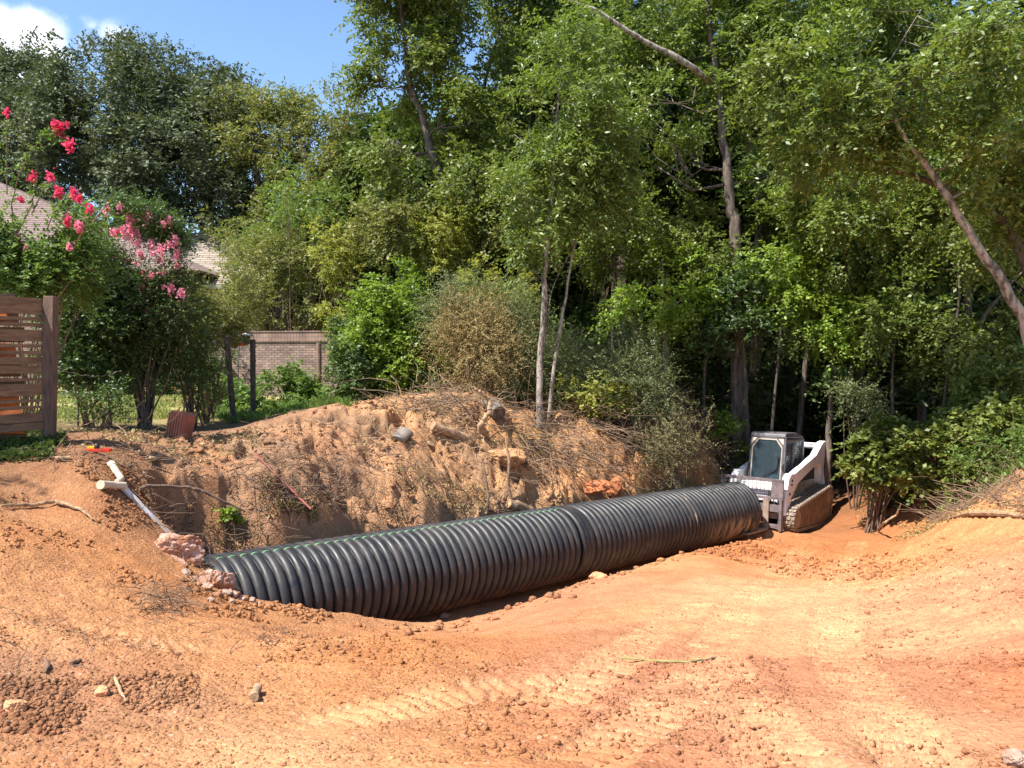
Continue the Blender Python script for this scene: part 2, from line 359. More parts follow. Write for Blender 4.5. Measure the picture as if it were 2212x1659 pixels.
SOIL = [(60,1100,TAN),(60,1300,TAN),(60,1600,ORG),(300,1300,TAN),(300,1500,TAN),(200,1520,HUM2),(60,1530,HUM2),(500,1600,TAN),(700,1600,PAL),(500,1450,TAN),(300,1250,ORG),(250,1130,ORG),
 (800,1350,ORG),(900,1420,ORG),(700,1380,TAN),(650,1330,TAN),(1000,1400,ORG),(1100,1350,PNK),(1200,1300,PNK),(1200,1450,PNK),(1000,1550,TAN),(1200,1600,ORG),(1250,1520,PNK),
 (1450,1400,PNK),(1450,1300,TAN),(1400,1250,PNK),(1650,1200,RED),(1500,1200,ORG),(1600,1180,RED),(1700,1160,RED),(1500,1480,PNK),(1500,1600,PNK),(1650,1300,PAL),(1620,1400,TAN),
 (1750,1250,PAL),(1850,1300,PAL),(1850,1400,PAL),(1850,1550,PAL),(1750,1480,PNK),(1700,1600,PNK),(2000,1300,PNK),(2100,1400,PNK),(2150,1250,PNK),(2000,1500,PNK),(2150,1600,PNK),(2212,1500,RED),
 (1950,1200,RED),(1850,1170,RED),(2050,1180,CLAY),(2120,1130,OCH),(2212,1060,OCH),(2212,1150,PNK),(2200,1000,OCH),(1900,1150,RED),
 (700,1000,TAN),(600,980,TAN),(450,960,TAN),(300,965,TAN),(200,980,ORG),(110,985,HUM),(60,970,LITTER_SHADE),(130,960,LITTER_SHADE),(200,940,LITTER_SHADE),(280,935,LITTER_SHADE),(330,930,LITTER_SHADE),(230,950,HUM),(360,935,LITTER_SHADE),(400,940,HUM),(450,930,LITTER_SHADE),(520,925,LITTER_SHADE),  # darkest points by fence and shrubs: shade painted into the soil colour
 (600,925,HUM2),(660,905,HUM2),(740,900,HUM2),(560,950,HUM2),(760,940,HUM2),(840,900,OCH),(900,900,OCH),(960,890,OCH),(950,950,OCH),(860,960,HUM2),
 (820,1010,HUM2),(900,1020,HUM),(960,1060,HUM),(780,1060,TAN),(700,1060,HUM2),(620,1020,OCH),(600,900,HUM2),(700,890,HUM2),(660,930,HUM2),(720,920,HUM2),(560,1060,HUM),(620,1110,TAN),(700,1110,OCH),(480,1040,HUM2),(560,1090,HUM2),(420,1020,TAN),(1060,1040,HUM2),(1080,960,OCH),(1140,960,OCH),
 (1130,1020,OCH),(1200,1030,OCH),(1050,1080,HUM),(1180,930,HUM2),(1100,900,HUM2),(1300,1040,RED),(1350,1050,RED),(1400,1060,RED),(1300,990,OCH),(1450,1000,OCH),(1550,1010,OCH),(1350,920,LITTER_SHADE),(1500,900,LITTER_SHADE),
 (450,1150,ORG),(250,880,LWN),(400,880,LWN),(150,900,LWN),(550,880,LWN),(200,860,LWN),(450,865,LWN)]
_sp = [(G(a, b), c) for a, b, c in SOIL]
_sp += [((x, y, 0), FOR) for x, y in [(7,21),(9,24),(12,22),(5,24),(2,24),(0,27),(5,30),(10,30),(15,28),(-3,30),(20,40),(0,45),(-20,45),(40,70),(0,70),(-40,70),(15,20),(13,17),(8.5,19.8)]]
_sp += [((C0[0]+AX[0]*t_-NR[0]*d_, C0[1]+AX[1]*t_-NR[1]*d_, 0), OCH if d_ < 2.4 else TAN) for t_ in (4,5.5,7,8.5,10) for d_ in (1.1, 2.1, 3.0)]
_sp += [((-9,22,0),LWN),((-13,18,0),LWN),((-5,24,0),LWN),((-14,26,0),LWN),((-9,13,0),LWN),((0,-3,0),TAN),((-6,1,0),TAN),((6,1,0),PNK),((-9,7,0),TAN),((9,6,0),PNK),((9.5,13,0),OCH)]
def soil(x, y, z):
    wx = x + .75*(fbm(x*.9, y*.9, 61, 4)-.5)*np.minimum(1+y*.06, 2); wy = y + .9*(fbm(x*.9+7, y*.9, 62, 4)-.5)*np.minimum(1+y*.1, 3)
    num = np.zeros((len(x), 3)); den = np.zeros(len(x))
    for (q, c) in _sp:
        s = .10*math.hypot(q[0], q[1])+.05
        w_ = np.exp(-((wx-q[0])**2+(wy-q[1])**2)/(2*s*s)) + 1e-4/(1+((wx-q[0])**2+(wy-q[1])**2)/(s*s))**2
        num += w_[:,None]*np.array(c); den += w_
    c = num/den[:,None]
    # packed tread imprints are paler; loose crumbs are darker and redder
    for poly, wdt, pitch, amp, hh in TRACKS:
        ds, s, sd_ = seg_dist(x, y, poly)
        m = (1-sst(wdt*.40, wdt*.58, ds))*sst(.34, .55, fbm(x*1.2, y*1.2, 40+hh))
        cle = .5+.5*np.cos(2*math.pi*(s + .22*np.abs(sd_))/pitch + .8*(vn(x*2,y*2,50)-.5)*4)
        k = (m*.55*(1-cle**1.5)*(.5+vn(x*6, y*6, 71)))[:,None]
        c = c*(1-k) + np.array(PAL)*1.04*k
    g = sst(.50, .68, fbm(x*2.3, y*2.3, 81, 5))[:,None]*.28*np.exp(-np.maximum(y-16, 0)/4)[:,None]
    c = c*(1-g) + c*np.array([.72,.58,.55])*g
    g = sst(.52, .66, fbm(x*1.1+5, y*2.1, 83, 4))[:,None]*.35*(np.exp(-((y-8)/8)**2))[:,None]
    c = c*(1-g)+np.minimum(np.array([.60,.35,.19]), c*1.22)*g
    rm = rough_mask(x, y)
    k = (rm*sst(.48, .62, fbm(x*1.6, y*1.6, 91, 5))*.5)[:,None]
    c = c*(1-k) + np.array([.22,.145,.095])*k
    return np.concatenate([np.clip(c, 0, 1), np.ones((len(x), 1))], 1)

def soil_material():
    m, nt, nd, ln = new_mat('soil')
    out = nd.new('ShaderNodeOutputMaterial'); b = nd.new('ShaderNodeBsdfPrincipled'); ln.new(b.outputs[0], out.inputs[0])
    at = N(nd, 'ShaderNodeAttribute', attribute_name='soil')
    geo = nd.new('ShaderNodeNewGeometry')
    def nz(s, d=5.0, r=.6):
        n_ = N(nd, 'ShaderNodeTexNoise', i_Scale=s, i_Detail=d, i_Roughness=r); ln.new(geo.outputs['Position'], n_.inputs['Vector']); return n_.outputs[0]
    def mp(v, a, b_, c, d):
        q = nd.new('ShaderNodeMapRange'); ln.new(v, q.inputs['Value'])
        for k_, x_ in zip(('From Min','From Max','To Min','To Max'), (a, b_, c, d)): q.inputs[k_].default_value = x_
        return q.outputs[0]
    def mulc(c, v):
        q = nd.new('ShaderNodeVectorMath'); q.operation = 'SCALE'; ln.new(c, q.inputs[0]); ln.new(v, q.inputs['Scale']); return q.outputs[0]
    c = mulc(at.outputs['Color'], mp(nz(2.2, 8, .65), .35, .65, .86, 1.10))
    c = mulc(c, mp(nz(28, 6, .7), .34, .62, .80, 1.10))
    vo = N(nd, 'ShaderNodeTexVoronoi', i_Scale=55.0); ln.new(geo.outputs['Position'], vo.inputs['Vector'])
    # scattered red and pale grains
    sel = nd.new('ShaderNodeSeparateColor'); ln.new(vo.outputs['Color'], sel.inputs[0])
    mr_ = mp(sel.outputs[0], .90, .93, 0, .5)
    mx_ = nd.new('ShaderNodeMix'); mx_.data_type = 'RGBA'; ln.new(mr_, mx_.inputs['Factor']); ln.new(c, mx_.inputs['A']); mx_.inputs['B'].default_value = (.33,.13,.07,1)
    mr2 = mp(sel.outputs[1], .975, .985, 0, .35)
    mx2 = nd.new('ShaderNodeMix'); mx2.data_type = 'RGBA'; ln.new(mr2, mx2.inputs['Factor']); ln.new(mx_.outputs['Result'], mx2.inputs['A']); mx2.inputs['B'].default_value = (.58,.42,.30,1)
    ln.new(mx2.outputs['Result'], b.inputs['Base Color'])
    b.inputs['Roughness'].default_value = .95; b.inputs['Specular IOR Level'].default_value = .12
    n1 = nz(38, 6, .7); n2 = nz(9, 5, .6)
    ad = nd.new('ShaderNodeMath'); ad.operation = 'MULTIPLY_ADD'; ln.new(n2, ad.inputs[0]); ad.inputs[1].default_value = 1.6; ln.new(n1, ad.inputs[2])
    vb = N(nd, 'ShaderNodeTexVoronoi', i_Scale=42.0); ln.new(geo.outputs['Position'], vb.inputs['Vector'])
    ad2 = nd.new('ShaderNodeMath'); ad2.operation = 'MULTIPLY_ADD'; ln.new(vb.outputs['Distance'], ad2.inputs[0]); ad2.inputs[1].default_value = -.5; ln.new(ad.outputs[0], ad2.inputs[2])
    bp = N(nd, 'ShaderNodeBump', i_Strength=.75, i_Distance=.03); ln.new(ad2.outputs[0], bp.inputs['Height']); ln.new(bp.outputs[0], b.inputs['Normal'])
    return m
M_SOIL = soil_material()
v_, f_, c_ = ground_mesh()
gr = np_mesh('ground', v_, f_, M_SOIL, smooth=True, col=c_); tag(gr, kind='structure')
gr['label'] = 'graded orange clay ground with a trench and a torn bank'

# ------------------------------------------------------------------ clods, pebbles, twigs
def ico():
    bm = bmesh.new(); bmesh.ops.create_icosphere(bm, subdivisions=1, radius=1)
    v = np.array([q.co[:] for q in bm.verts]); f = np.array([[l.index for l in q.verts] for q in bm.faces]); bm.free(); return v, f
IV, IF_ = ico()
rng = np.random.default_rng(7)
def clods(name, X, Y, S, label, m=M_SOIL, colmul=1.0, sink=.25):
    n_ = len(X); Z = H(X, Y)
    v = IV[None]*S[:,None,None]*rng.uniform(.55, 1.35, (n_, 1, 3))*rng.uniform(.58, 1.42, (n_, len(IV), 1))
    v[:,:,2] *= .75
    a = rng.uniform(0, 6.28, n_); ca, sa = np.cos(a)[:,None], np.sin(a)[:,None]
    x = v[:,:,0]*ca-v[:,:,1]*sa; y = v[:,:,0]*sa+v[:,:,1]*ca
    v = np.stack([x+X[:,None], y+Y[:,None], v[:,:,2]+(Z+S*sink)[:,None]], 2)
    f = (IF_[None]+(np.arange(n_)*len(IV))[:,None,None]).reshape(-1, 3)
    c = soil(X, Y, Z)[:,:3]*rng.uniform(.68, 1.0, (n_, 1))*colmul
    c = np.repeat(np.concatenate([np.clip(c, 0, 1), np.ones((n_, 1))], 1), len(IV), 0)
    o = np_mesh(name, v.reshape(-1, 3), f, m, smooth=False, col=c)
    return tag(o, label, 'soil', kind='stuff')
def scatter_px(n_, x0, x1, y0, y1, seed=0):
    """random ground points within a patch of ground given by four corners in the view"""
    r = np.random.default_rng(seed); P4 = [G(x0,y0), G(x1,y0), G(x1,y1), G(x0,y1)]
    u = r.random(n_)[:,None]; v = r.random(n_)[:,None]; q = np.array(P4)[:,:2]
    p = (q[0]*(1-u)+q[1]*u)*(1-v)+(q[3]*(1-u)+q[2]*u)*v
    return p[:,0], p[:,1]
xs, ys, ss = [], [], []
def addc(n_, box, smin, smax, seed):
    x, y = scatter_px(n_, *box, seed=seed); r = np.random.default_rng(seed+99)
    s = smin*(smax/smin)**(r.random(n_)**2.6); d_ = fbm(x*1.7, y*1.7, seed, 3); k = d_ > .42
    xs.append(x[k]); ys.append(y[k]); ss.append(s[k])
addc(12000, (-60,2260,1130,1659), .003, .010, 1)
addc(12000, (-60,2260,1300,1659), .003, .010, 2)
addc(5000, (0,430,1460,1590), .004, .020, 3)
addc(3500, (1850,2260,1200,1659), .004, .024, 4)
addc(2000, (1000,1700,1430,1659), .005, .022, 5)
addc(2500, (560,1000,1360,1440), .005, .022, 6)
addc(3500, (250,720,1180,1330), .008, .04, 7)
addc(3000, (1400,2050,1150,1215), .012, .05, 8)
addc(2500, (0,420,1040,1200), .008, .03, 9)
clods('pebbles', np.concatenate(xs), np.concatenate(ys), np.concatenate(ss), 'small crumbs and pebbles of orange clay lying on the graded dirt')
xs, ys, ss = [], [], []
r_ = np.random.default_rng(3)
t_ = r_.uniform(.3, 14, 9000); d_ = -r_.uniform(.9, 5.2, 9000)
x_ = C0[0]+AX[0]*t_+NR[0]*d_; y_ = C0[1]+AX[1]*t_+NR[1]*d_
k_ = fbm(x_*1.2, y_*1.2, 77, 3) > .45
clods('clods', x_[k_], y_[k_], .008*(8**(r_.random(9000)**3))[k_], 'loose clods of earth on the torn bank behind the black pipe')
t_ = r_.uniform(1.0, 11, 900); d_ = r_.normal(1.5, .28, 900)
x_ = C0[0]+AX[0]*t_+NR[0]*d_; y_ = C0[1]+AX[1]*t_+NR[1]*d_
clods('clods', x_, y_, .007*(9**(r_.random(900)**3.5)), 'row of loose clay crumbs along the lip of the trench')

def sticks(name, C, D, L, r, m, label=None, cat=None, kind=None, parent=None, curl=.25, nseg=4, seed=0, taper=.35):
    """many bent twigs as one tangle; C centres of the butts, D directions, L lengths"""
    g = np.random.default_rng(seed); n_ = len(C); D = D/np.linalg.norm(D, axis=1)[:,None]
    c1 = g.normal(size=(n_, 3)); c1 -= D*(c1*D).sum(1)[:,None]; c1 /= np.linalg.norm(c1, axis=1)[:,None]+1e-9
    c2 = np.cross(D, c1)
    ph = g.uniform(0, 6.28, n_); amp = curl*L*g.uniform(.2, 1, n_)
    rings = []
    for i in range(nseg+1):
        u = i/nseg
        p = C + D*(L*u)[:,None] + c1*(amp*(u*u))[:,None]*.6 + c2*(amp*.25*np.sin(ph+5*u))[:,None]
        rr = r*(1-(1-taper)*u)
        for a in range(3):
            ang = a*2.0944
            rings.append(p + c1*(rr*math.cos(ang))[:,None] + c2*(rr*math.sin(ang))[:,None])
    v = np.stack(rings, 1)              # n, (nseg+1)*3, 3
    base = []
    for i in range(nseg):
        for a in range(3):
            b2 = (a+1) % 3; base.append((i*3+a, i*3+b2, (i+1)*3+b2, (i+1)*3+a))
    k = (nseg+1)*3
    f = (np.array(base)[None]+(np.arange(n_)*k)[:,None,None]).reshape(-1, 4)
    o = np_mesh(name, v.reshape(-1, 3), f, m, parent)
    if label: tag(o, label, cat, kind=kind)
    elif kind: o['kind'] = kind
    return o

# ------------------------------------------------------------------ pipe
def pipe_material():
    m, nt, nd, ln = new_mat('black_corrugated_plastic')
    out = nd.new('ShaderNodeOutputMaterial'); b = nd.new('ShaderNodeBsdfPrincipled'); ln.new(b.outputs[0], out.inputs[0])
    tc = nd.new('ShaderNodeTexCoord'); sep = nd.new('ShaderNodeSeparateXYZ'); ln.new(tc.outputs['Object'], sep.inputs[0])
    def nz(s, d, st=None):
        n_ = N(nd, 'ShaderNodeTexNoise', i_Scale=s, i_Detail=d, i_Roughness=.65); src = tc.outputs['Object']
        if st: mp_ = nd.new('ShaderNodeMapping'); mp_.inputs['Scale'].default_value = st; ln.new(src, mp_.inputs[0]); src = mp_.outputs[0]
        ln.new(src, n_.inputs['Vector']); return n_.outputs[0]
    def mr(v, a, b_, c, d):
        q = nd.new('ShaderNodeMapRange'); ln.new(v, q.inputs['Value'])
        for k_, x_ in zip(('From Min','From Max','To Min','To Max'), (a, b_, c, d)): q.inputs[k_].default_value = x_
        return q.outputs[0]
    def mix(f, a, bcol):
        q = nd.new('ShaderNodeMix'); q.data_type = 'RGBA'; ln.new(f, q.inputs['Factor']); 
        if isinstance(a, tuple): q.inputs['A'].default_value = (*a, 1)
        else: ln.new(a, q.inputs['A'])
        q.inputs['B'].default_value = (*bcol, 1); return q.outputs['Result']
    def mul(a, b_):
        q = nd.new('ShaderNodeMath'); q.operation = 'MULTIPLY'; ln.new(a, q.inputs[0])
        if isinstance(b_, float): q.inputs[1].default_value = b_
        else: ln.new(b_, q.inputs[1])
        return q.outputs[0]
    c = mix(mr(nz(2.6, 8, (1,1,1)), .42, .72, 0, .55), (.016,.017,.020), (.085,.072,.062))          # dust film
    c = mix(mr(nz(26, 5), .60, .74, 0, .40), c, (.13,.105,.085))
    c = mix(mul(mr(nz(3.2, 6, (9,1,1)), .60, .66, 0, .8), mul(mr(sep.outputs['X'], 5.5, 8.5, .12, 1.0), mr(nz(.9, 3), .5, .56, 0, 1.0))), c, (.34,.24,.15))   # dried splashes
    # clay on the lower flank of the far section (local x is the axis, z up)
    low = mr(sep.outputs['Z'], -.12, .06, 1, 0)
    farx = mr(sep.outputs['X'], 9.6, 11.4, 0, 1)
    n3 = mr(nz(1.8, 5, (5,1,1)), .46, .54, 0, .75)
    c = mix(mul(mul(low, farx), n3), c, (.40,.29,.17))
    c = mix(mul(mr(sep.outputs['Z'], -.52, -.30, 1, 0), mr(nz(6, 6), .38, .6, .1, .8)), c, (.20,.105,.06))
    ln.new(c, b.inputs['Base Color'])
    ln.new(mr(nz(5, 6), .3, .7, .42, .62), b.inputs['Roughness']); b.inputs['Specular IOR Level'].default_value = .5
    bp = N(nd, 'ShaderNodeBump', i_Strength=.12, i_Distance=.01); ln.new(nz(60, 4), bp.inputs['Height']); ln.new(bp.outputs[0], b.inputs['Normal'])
    return m
M_PIPE = pipe_material()
M_GREEN = mat('green_stripe_paint', (.12,.30,.12), .5, var=.2)
M_RUBBER = mat('pipe_gasket', (.01,.01,.011), .6)
frame = Matrix((( AX[0], -NR[0], UPV[0]), (AX[1], -NR[1], UPV[1]), (AX[2], -NR[2], UPV[2])))
def revolve(prof, nseg=128):
    a = np.linspace(0, 2*np.pi, nseg, endpoint=False); pr = np.array(prof)
    v = np.stack([np.repeat(pr[:,0], nseg), np.outer(pr[:,1], np.sin(a)).ravel(), np.outer(pr[:,1], np.cos(a)).ravel()], 1)
    i = np.arange(len(pr)*nseg).reshape(len(pr), nseg); j = np.roll(i, -1, 1)
    f = np.stack([i[:-1].ravel(), i[1:].ravel(), j[1:].ravel(), j[:-1].ravel()], 1)
    return v, f
def ring_prof(s0, nring, pitch, flat=.13):
    pr = []
    for k in range(nring):
        a = s0+k*pitch; hw = pitch*(1-flat)/2; c = a+pitch/2
        pr.append((a+.002, PR-.066)); pr.append((a+pitch*flat*.40, PR-.058)); 
        for u in np.cos(np.linspace(math.pi, 0, 15)):
            pr.append((c+u*hw, PR-.060+.060*(1-abs(u)**2.5)**(1/2.0)))
        pr.append((a+pitch*(1-flat*.40), PR-.058))
    return pr
PITCHR = .1435
def section(name, s0, s1, label, stripe, bell):
    root = empty(name, C0, 0, label, 'culvert pipe'); root.rotation_mode = 'QUATERNION'; root.rotation_quaternion = frame.to_quaternion()
    nring = int((s1-s0-(.34 if bell else .12))/PITCHR)
    st = s0+(.34 if bell else .03)
    prof = ([(s0, PR-.115), (s0, PR-.06)] if not bell else [(s0+.30, PR-.115), (s0+.30, PR-.06)]) + ring_prof(st, nring, PITCHR)
    e = st+nring*PITCHR
    prof += [(e+.005, PR-.06), (e+.05, PR-.06), (e+.05, PR-.115), ((s0+.30) if bell else s0, PR-.115)]
    v, f = revolve(prof); np_mesh('pipe_wall', v, f, M_PIPE, root, smooth=True)
    if bell:
        b = [(s0-.01,PR-.05),(s0-.01,PR-.004),(s0+.05,PR+.002),(s0+.07,PR-.012),(s0+.09,PR),(s0+.15,PR),(s0+.17,PR-.014),(s0+.19,PR),(s0+.25,PR-.002),(s0+.30,PR-.012),(s0+.335,PR-.05)]
        v, f = revolve(b); np_mesh('bell_collar', v, f, M_PIPE, root, smooth=True)
    if stripe:
        vs_, fs_ = [], []; th0 = math.radians(9.5); ht = .009/PR
        for k in range(nring):
            a = st+k*PITCHR+PITCHR/2; hw = PITCHR*.87/2; b0 = len(vs_)
            us = np.cos(np.linspace(math.pi*.80, math.pi*.10, 11)); 
            for u in us:
                rr = PR-.060+.060*(1-abs(u)**2.5)**.5+.0025
                for th in (th0-ht, th0+ht): vs_.append((a+u*hw, -rr*math.sin(th), rr*math.cos(th)))
            for q in range(len(us)-1): fs_.append((b0+2*q, b0+2*q+1, b0+2*q+3, b0+2*q+2))
        o = np_mesh('green_stripe', vs_, fs_, M_GREEN, root, smooth=True)
    return root, e+.05
MID = LEN/2+.02
p1, e1 = section('culvert_pipe', -.05, MID+.02, 'near length of black corrugated pipe with green dashes along its top', True, False)
p2, e2 = section('culvert_pipe', e1+.015, LEN+.05, 'far length of black corrugated pipe, clay stained, ending by the loader', False, True)
# ------------------------------------------------------------------ compact track loader
M_WHITE = mat('loader_white_paint', (.84,.80,.79), .42, col2=(.60,.55,.50), scale=4, thr=(.25,.5))
M_WDIRTY = mat('dusty_white_paint', (.62,.57,.50), .6, col2=(.34,.25,.16), scale=5, thr=(.35,.6))
M_GREY = mat('purple_grey_steel', (.19,.15,.15), .5, col2=(.11,.085,.085), scale=7)
M_DARK = mat('dark_machine_metal', (.035,.033,.032), .55, var=.4, scale=8)
M_TRACK = mat('dusty_rubber_track', (.34,.25,.17), .8, col2=(.12,.10,.09), scale=9, bump=.3)
M_TRDK = mat('track_side_rubber', (.07,.06,.055), .8, col2=(.22,.14,.085), scale=6, thr=(.45,.7))
M_CABF = mat('cab_frame_grey', (.135,.125,.13), .45, col2=(.08,.075,.08), scale=6)
M_SEAL = mat('tan_door_seal', (.42,.35,.27), .6, var=.2)
M_LAMP = mat('lamp_lens', (.62,.52,.40), .2, var=.2)
M_DUSTMET = mat('dusty_bare_steel', (.33,.25,.19), .5, col2=(.18,.12,.09), scale=8)
M_CHROME = mat('cylinder_rod', (.55,.55,.56), .2, metal=1, var=.1)
M_BLACK = mat('black_rubber', (.012,.012,.012), .5)
M_DECAL = mat('decal_black', (.05,.045,.045), .5)
M_DORG = mat('decal_orange', (.55,.12,.05), .5)
M_SEAT = mat('seat_vinyl', (.10,.115,.13), .6)
def glass_mat():
    m, nt, nd, ln = new_mat('cab_glass')
    out = nd.new('ShaderNodeOutputMaterial'); g = N(nd, 'ShaderNodeBsdfGlossy', i_Roughness=.04); g.inputs[0].default_value = (.9,.95,1,1)
    t = nd.new('ShaderNodeBsdfTransparent'); t.inputs[0].default_value = (.55,.68,.72,1)
    d = nd.new('ShaderNodeBsdfDiffuse'); d.inputs[0].default_value = (.16,.22,.26,1)
    m1 = N(nd, 'ShaderNodeMixShader', i_Fac=.14); ln.new(t.outputs[0], m1.inputs[1]); ln.new(d.outputs[0], m1.inputs[2])
    m2 = N(nd, 'ShaderNodeMixShader', i_Fac=.10); ln.new(m1.outputs[0], m2.inputs[1]); ln.new(g.outputs[0], m2.inputs[2])
    ln.new(m2.outputs[0], out.inputs[0]); return m
M_GLASS = glass_mat()

LP = P(1722, 1154, 17.6); lx, ly = LP[0], LP[1]
ld = empty('track_loader', (0,0,0), 0, 'white compact track loader with glass cab and raised rear arms at the far pipe end', 'track loader')
fw = np.array([-.645, -.764]); LRZ = math.atan2(fw[1], fw[0])
# the tub centre sits behind the front left track corner seen in the photo
cx_ = lx - fw[0]*1.0 - (-fw[1])*.95; cy_ = ly - fw[1]*1.0 - fw[0]*.95
LZ = LP[2]
ld.location = (cx_+.06, cy_-.05, LZ); ld.scale = (1, .9, 1.02); ld.rotation_euler = (0, R(-4.0), LRZ)
def mirror(fn):
    for s in (1, -1): fn(s)
# tracks: rounded profile, tread blocks standing off it
def track(s):
    prof = []
    def arc(cx, cz, r, a0, a1, n_=10):
        for i in range(n_+1):
            a = R(a0+(a1-a0)*i/n_); prof.append((cx+r*math.cos(a), cz+r*math.sin(a)))
    arc(1.00, .27, .27, 62, -90, 12); arc(-1.10, .20, .20, -90, -170, 6); arc(-1.17, .66, .235, 185, 62, 9)
    y0, y1 = (.56, 1.0) if s > 0 else (-1.0, -.56)
    n_ = len(prof)
    root = MB()
    inner = []
    cxm = sum(p[0] for p in prof)/n_; czm = sum(p[1] for p in prof)/n_
    # offset inwards by normals
    for i, (a, b) in enumerate(prof):
        pa, pb = prof[i-1], prof[(i+1) % n_]; dx, dz = pb[0]-pa[0], pb[1]-pa[1]; L = math.hypot(dx, dz)
        inner.append((a-(-dz/L)*(-.05)*-1, b-(dx/L)*(-.05)*-1))
    if math.hypot(inner[0][0]-cxm, inner[0][1]-czm) > math.hypot(prof[0][0]-cxm, prof[0][1]-czm):
        inner = [(2*p[0]-q[0], 2*p[1]-q[1]) for p, q in zip(prof, inner)]
    vs_ = [(a, y0, b) for a, b in prof]+[(a, y1, b) for a, b in prof]+[(a, y0, b) for a, b in inner]+[(a, y1, b) for a, b in inner]
    fs_ = []
    for i in range(n_):
        j = (i+1) % n_
        fs_ += [(i, j, j+n_, i+n_), (i+2*n_, i+3*n_, j+3*n_, j+2*n_), (i, i+2*n_, j+2*n_, j), (i+n_, j+n_, j+3*n_, i+3*n_)]
    root.add(vs_, fs_)
    # tread blocks
    per = 0; seg = []
    for i in range(n_):
        p, q = prof[i], prof[(i+1) % n_]; L = math.hypot(q[0]-p[0], q[1]-p[1]); seg.append((per, p, q, L)); per += L
    nb = int(per/.088)
    for k in range(nb):
        u = per*k/nb
        for (a, p, q, L) in seg:
            if a <= u < a+L:
                t = (u-a)/L; x, z = p[0]+(q[0]-p[0])*t, p[1]+(q[1]-p[1])*t; ang = math.atan2(q[1]-p[1], q[0]-p[0])
                nx, nz_ = -math.sin(ang), math.cos(ang)
                if (x+nx*.1-cxm)**2+(z+nz_*.1-czm)**2 < (x-cxm)**2+(z-czm)**2: nx, nz_ = -nx, -nz_
                rot = Matrix.Rotation(-ang, 3, 'Y')
                for w0, w1 in (((.01,.14),(.17,.27),(.30,.43)) if k % 2 == 0 else ((.0,.08),(.11,.21),(.24,.33),(.36,.44))):
                    root.box((x+nx*.012, y0+(w0+w1)/2, z+nz_*.012), (.058, w1-w0, .034), rot)
                break
    tr = root.build('track', M_TRACK, ld)
    side = MB(); sp = [(cxm+(a-cxm)*.93, czm+(b-czm)*.86) for a, b in prof]
    side.prism(sp, (y0+.06) if s > 0 else (y0+.02), (y1-.03) if s > 0 else (y1-.06)); side.build('track_frame', M_TRDK, tr)
    for (wx, wz, wr) in ((1.0,.27,.20),(-1.15,.66,.19),(-.95,.16,.10),(-.5,.16,.11),(0,.16,.11),(.5,.16,.11)):
        c = MB(); n2 = 20
        yo = (y1-.035) if s > 0 else (y0+.035)
        c.tube([(wx, yo-.03*s, wz), (wx, yo+.015*s, wz)], wr, n2).tube([(wx, yo+.01*s, wz), (wx, yo+.03*s, wz)], wr*.4, 12)
        c.build('track_roller', M_DUSTMET if wr > .15 else M_TRDK, tr, bevel=.006)
mirror(track)
# tub, engine cover and rear towers
b = MB(); b.prism([(1.12,.22),(1.20,.40),(1.12,.86),(.80,.98),(-1.30,1.02),(-1.48,.95),(-1.50,.40),(-1.30,.25)], -.54, .54)
body = b.build('body', M_WDIRTY, ld, bevel=.02)
b = MB(); b.prism([(-.55,1.0),(-.55,1.42),(-1.30,1.36),(-1.52,1.20),(-1.52,.95)], -.42, .42); b.build('engine_cover', M_DARK, ld, bevel=.03)
b = MB()
for k in range(7): b.box((-.72-.09*k, .424, 1.18), (.05, .012, .26))
b.build('engine_vent', M_BLACK, body)
b = MB()  # bolts and a dirt ledge on the tub flank
for x, z in ((.7,.75),(.45,.6),(.1,.78),(-.3,.7),(-.6,.82),(.9,.5)):
    MB().tube([(x,.538,z),(x,.556,z)], .022, 8).build('bolt', M_DARK, body)
def tower(s):
    y0, y1 = sorted((s*.60, s*.80))
    b = MB(); b.prism([(-1.20,.55),(-1.12,.78),(-1.28,1.0),(-1.35,1.40),(-1.42,1.56),(-1.52,1.58),(-1.58,1.48),(-1.60,.62)], y0, y1)
    t = b.build('rear_tower', M_WHITE, ld, bevel=.02)
    b = MB(); b.prism([(-1.28,.96),(-1.33,1.28),(-1.38,1.28),(-1.34,.92)], y0-.02, y1+.02); b.build('hose_guard', M_DARK, t)
    yo = s*.803
    # model number down the tower and the small orange warning plate below it
    fc = bpy.data.curves.new('number', 'FONT'); fc.body = 'T300'; fc.size = .145; fc.extrude = .002; fc.offset = .004; fc.align_x = 'CENTER'; fc.align_y = 'CENTER'
    fo = bpy.data.objects.new('number_decal', fc); 
    dg = bpy.context.evaluated_depsgraph_get(); COL.objects.link(fo); dg.update()
    me = bpy.data.meshes.new_from_object(fo.evaluated_get(dg)); COL.objects.unlink(fo); bpy.data.objects.remove(fo)
    me.materials.clear(); me.materials.append(M_DECAL)
    no = link(bpy.data.objects.new('number_decal', me), t)
    no.matrix_local = Matrix.Translation((-1.49, yo, 1.17)) @ Matrix(((0, -s, 0, 0), (0, 0, s, 0), (-1 if s<0 else -1, 0, 0, 0), (0,0,0,1))) if False else Matrix.Translation((-1.48, yo, 1.14)) @ Matrix.Rotation(R(90 if s>0 else -90), 4, 'Y') @ Matrix.Rotation(R(-90 if s>0 else 90), 4, 'X')
    MB().box((-1.49, yo, .86), (.17, .004, .12)).build('warning_plate', M_DORG, t)
    MB().box((-1.49, yo+.003*s, .89), (.11, .003, .02)).box((-1.475, yo+.003*s, .84), (.09, .003, .035)).build('plate_print', M_SEAL, t)
mirror(tower)
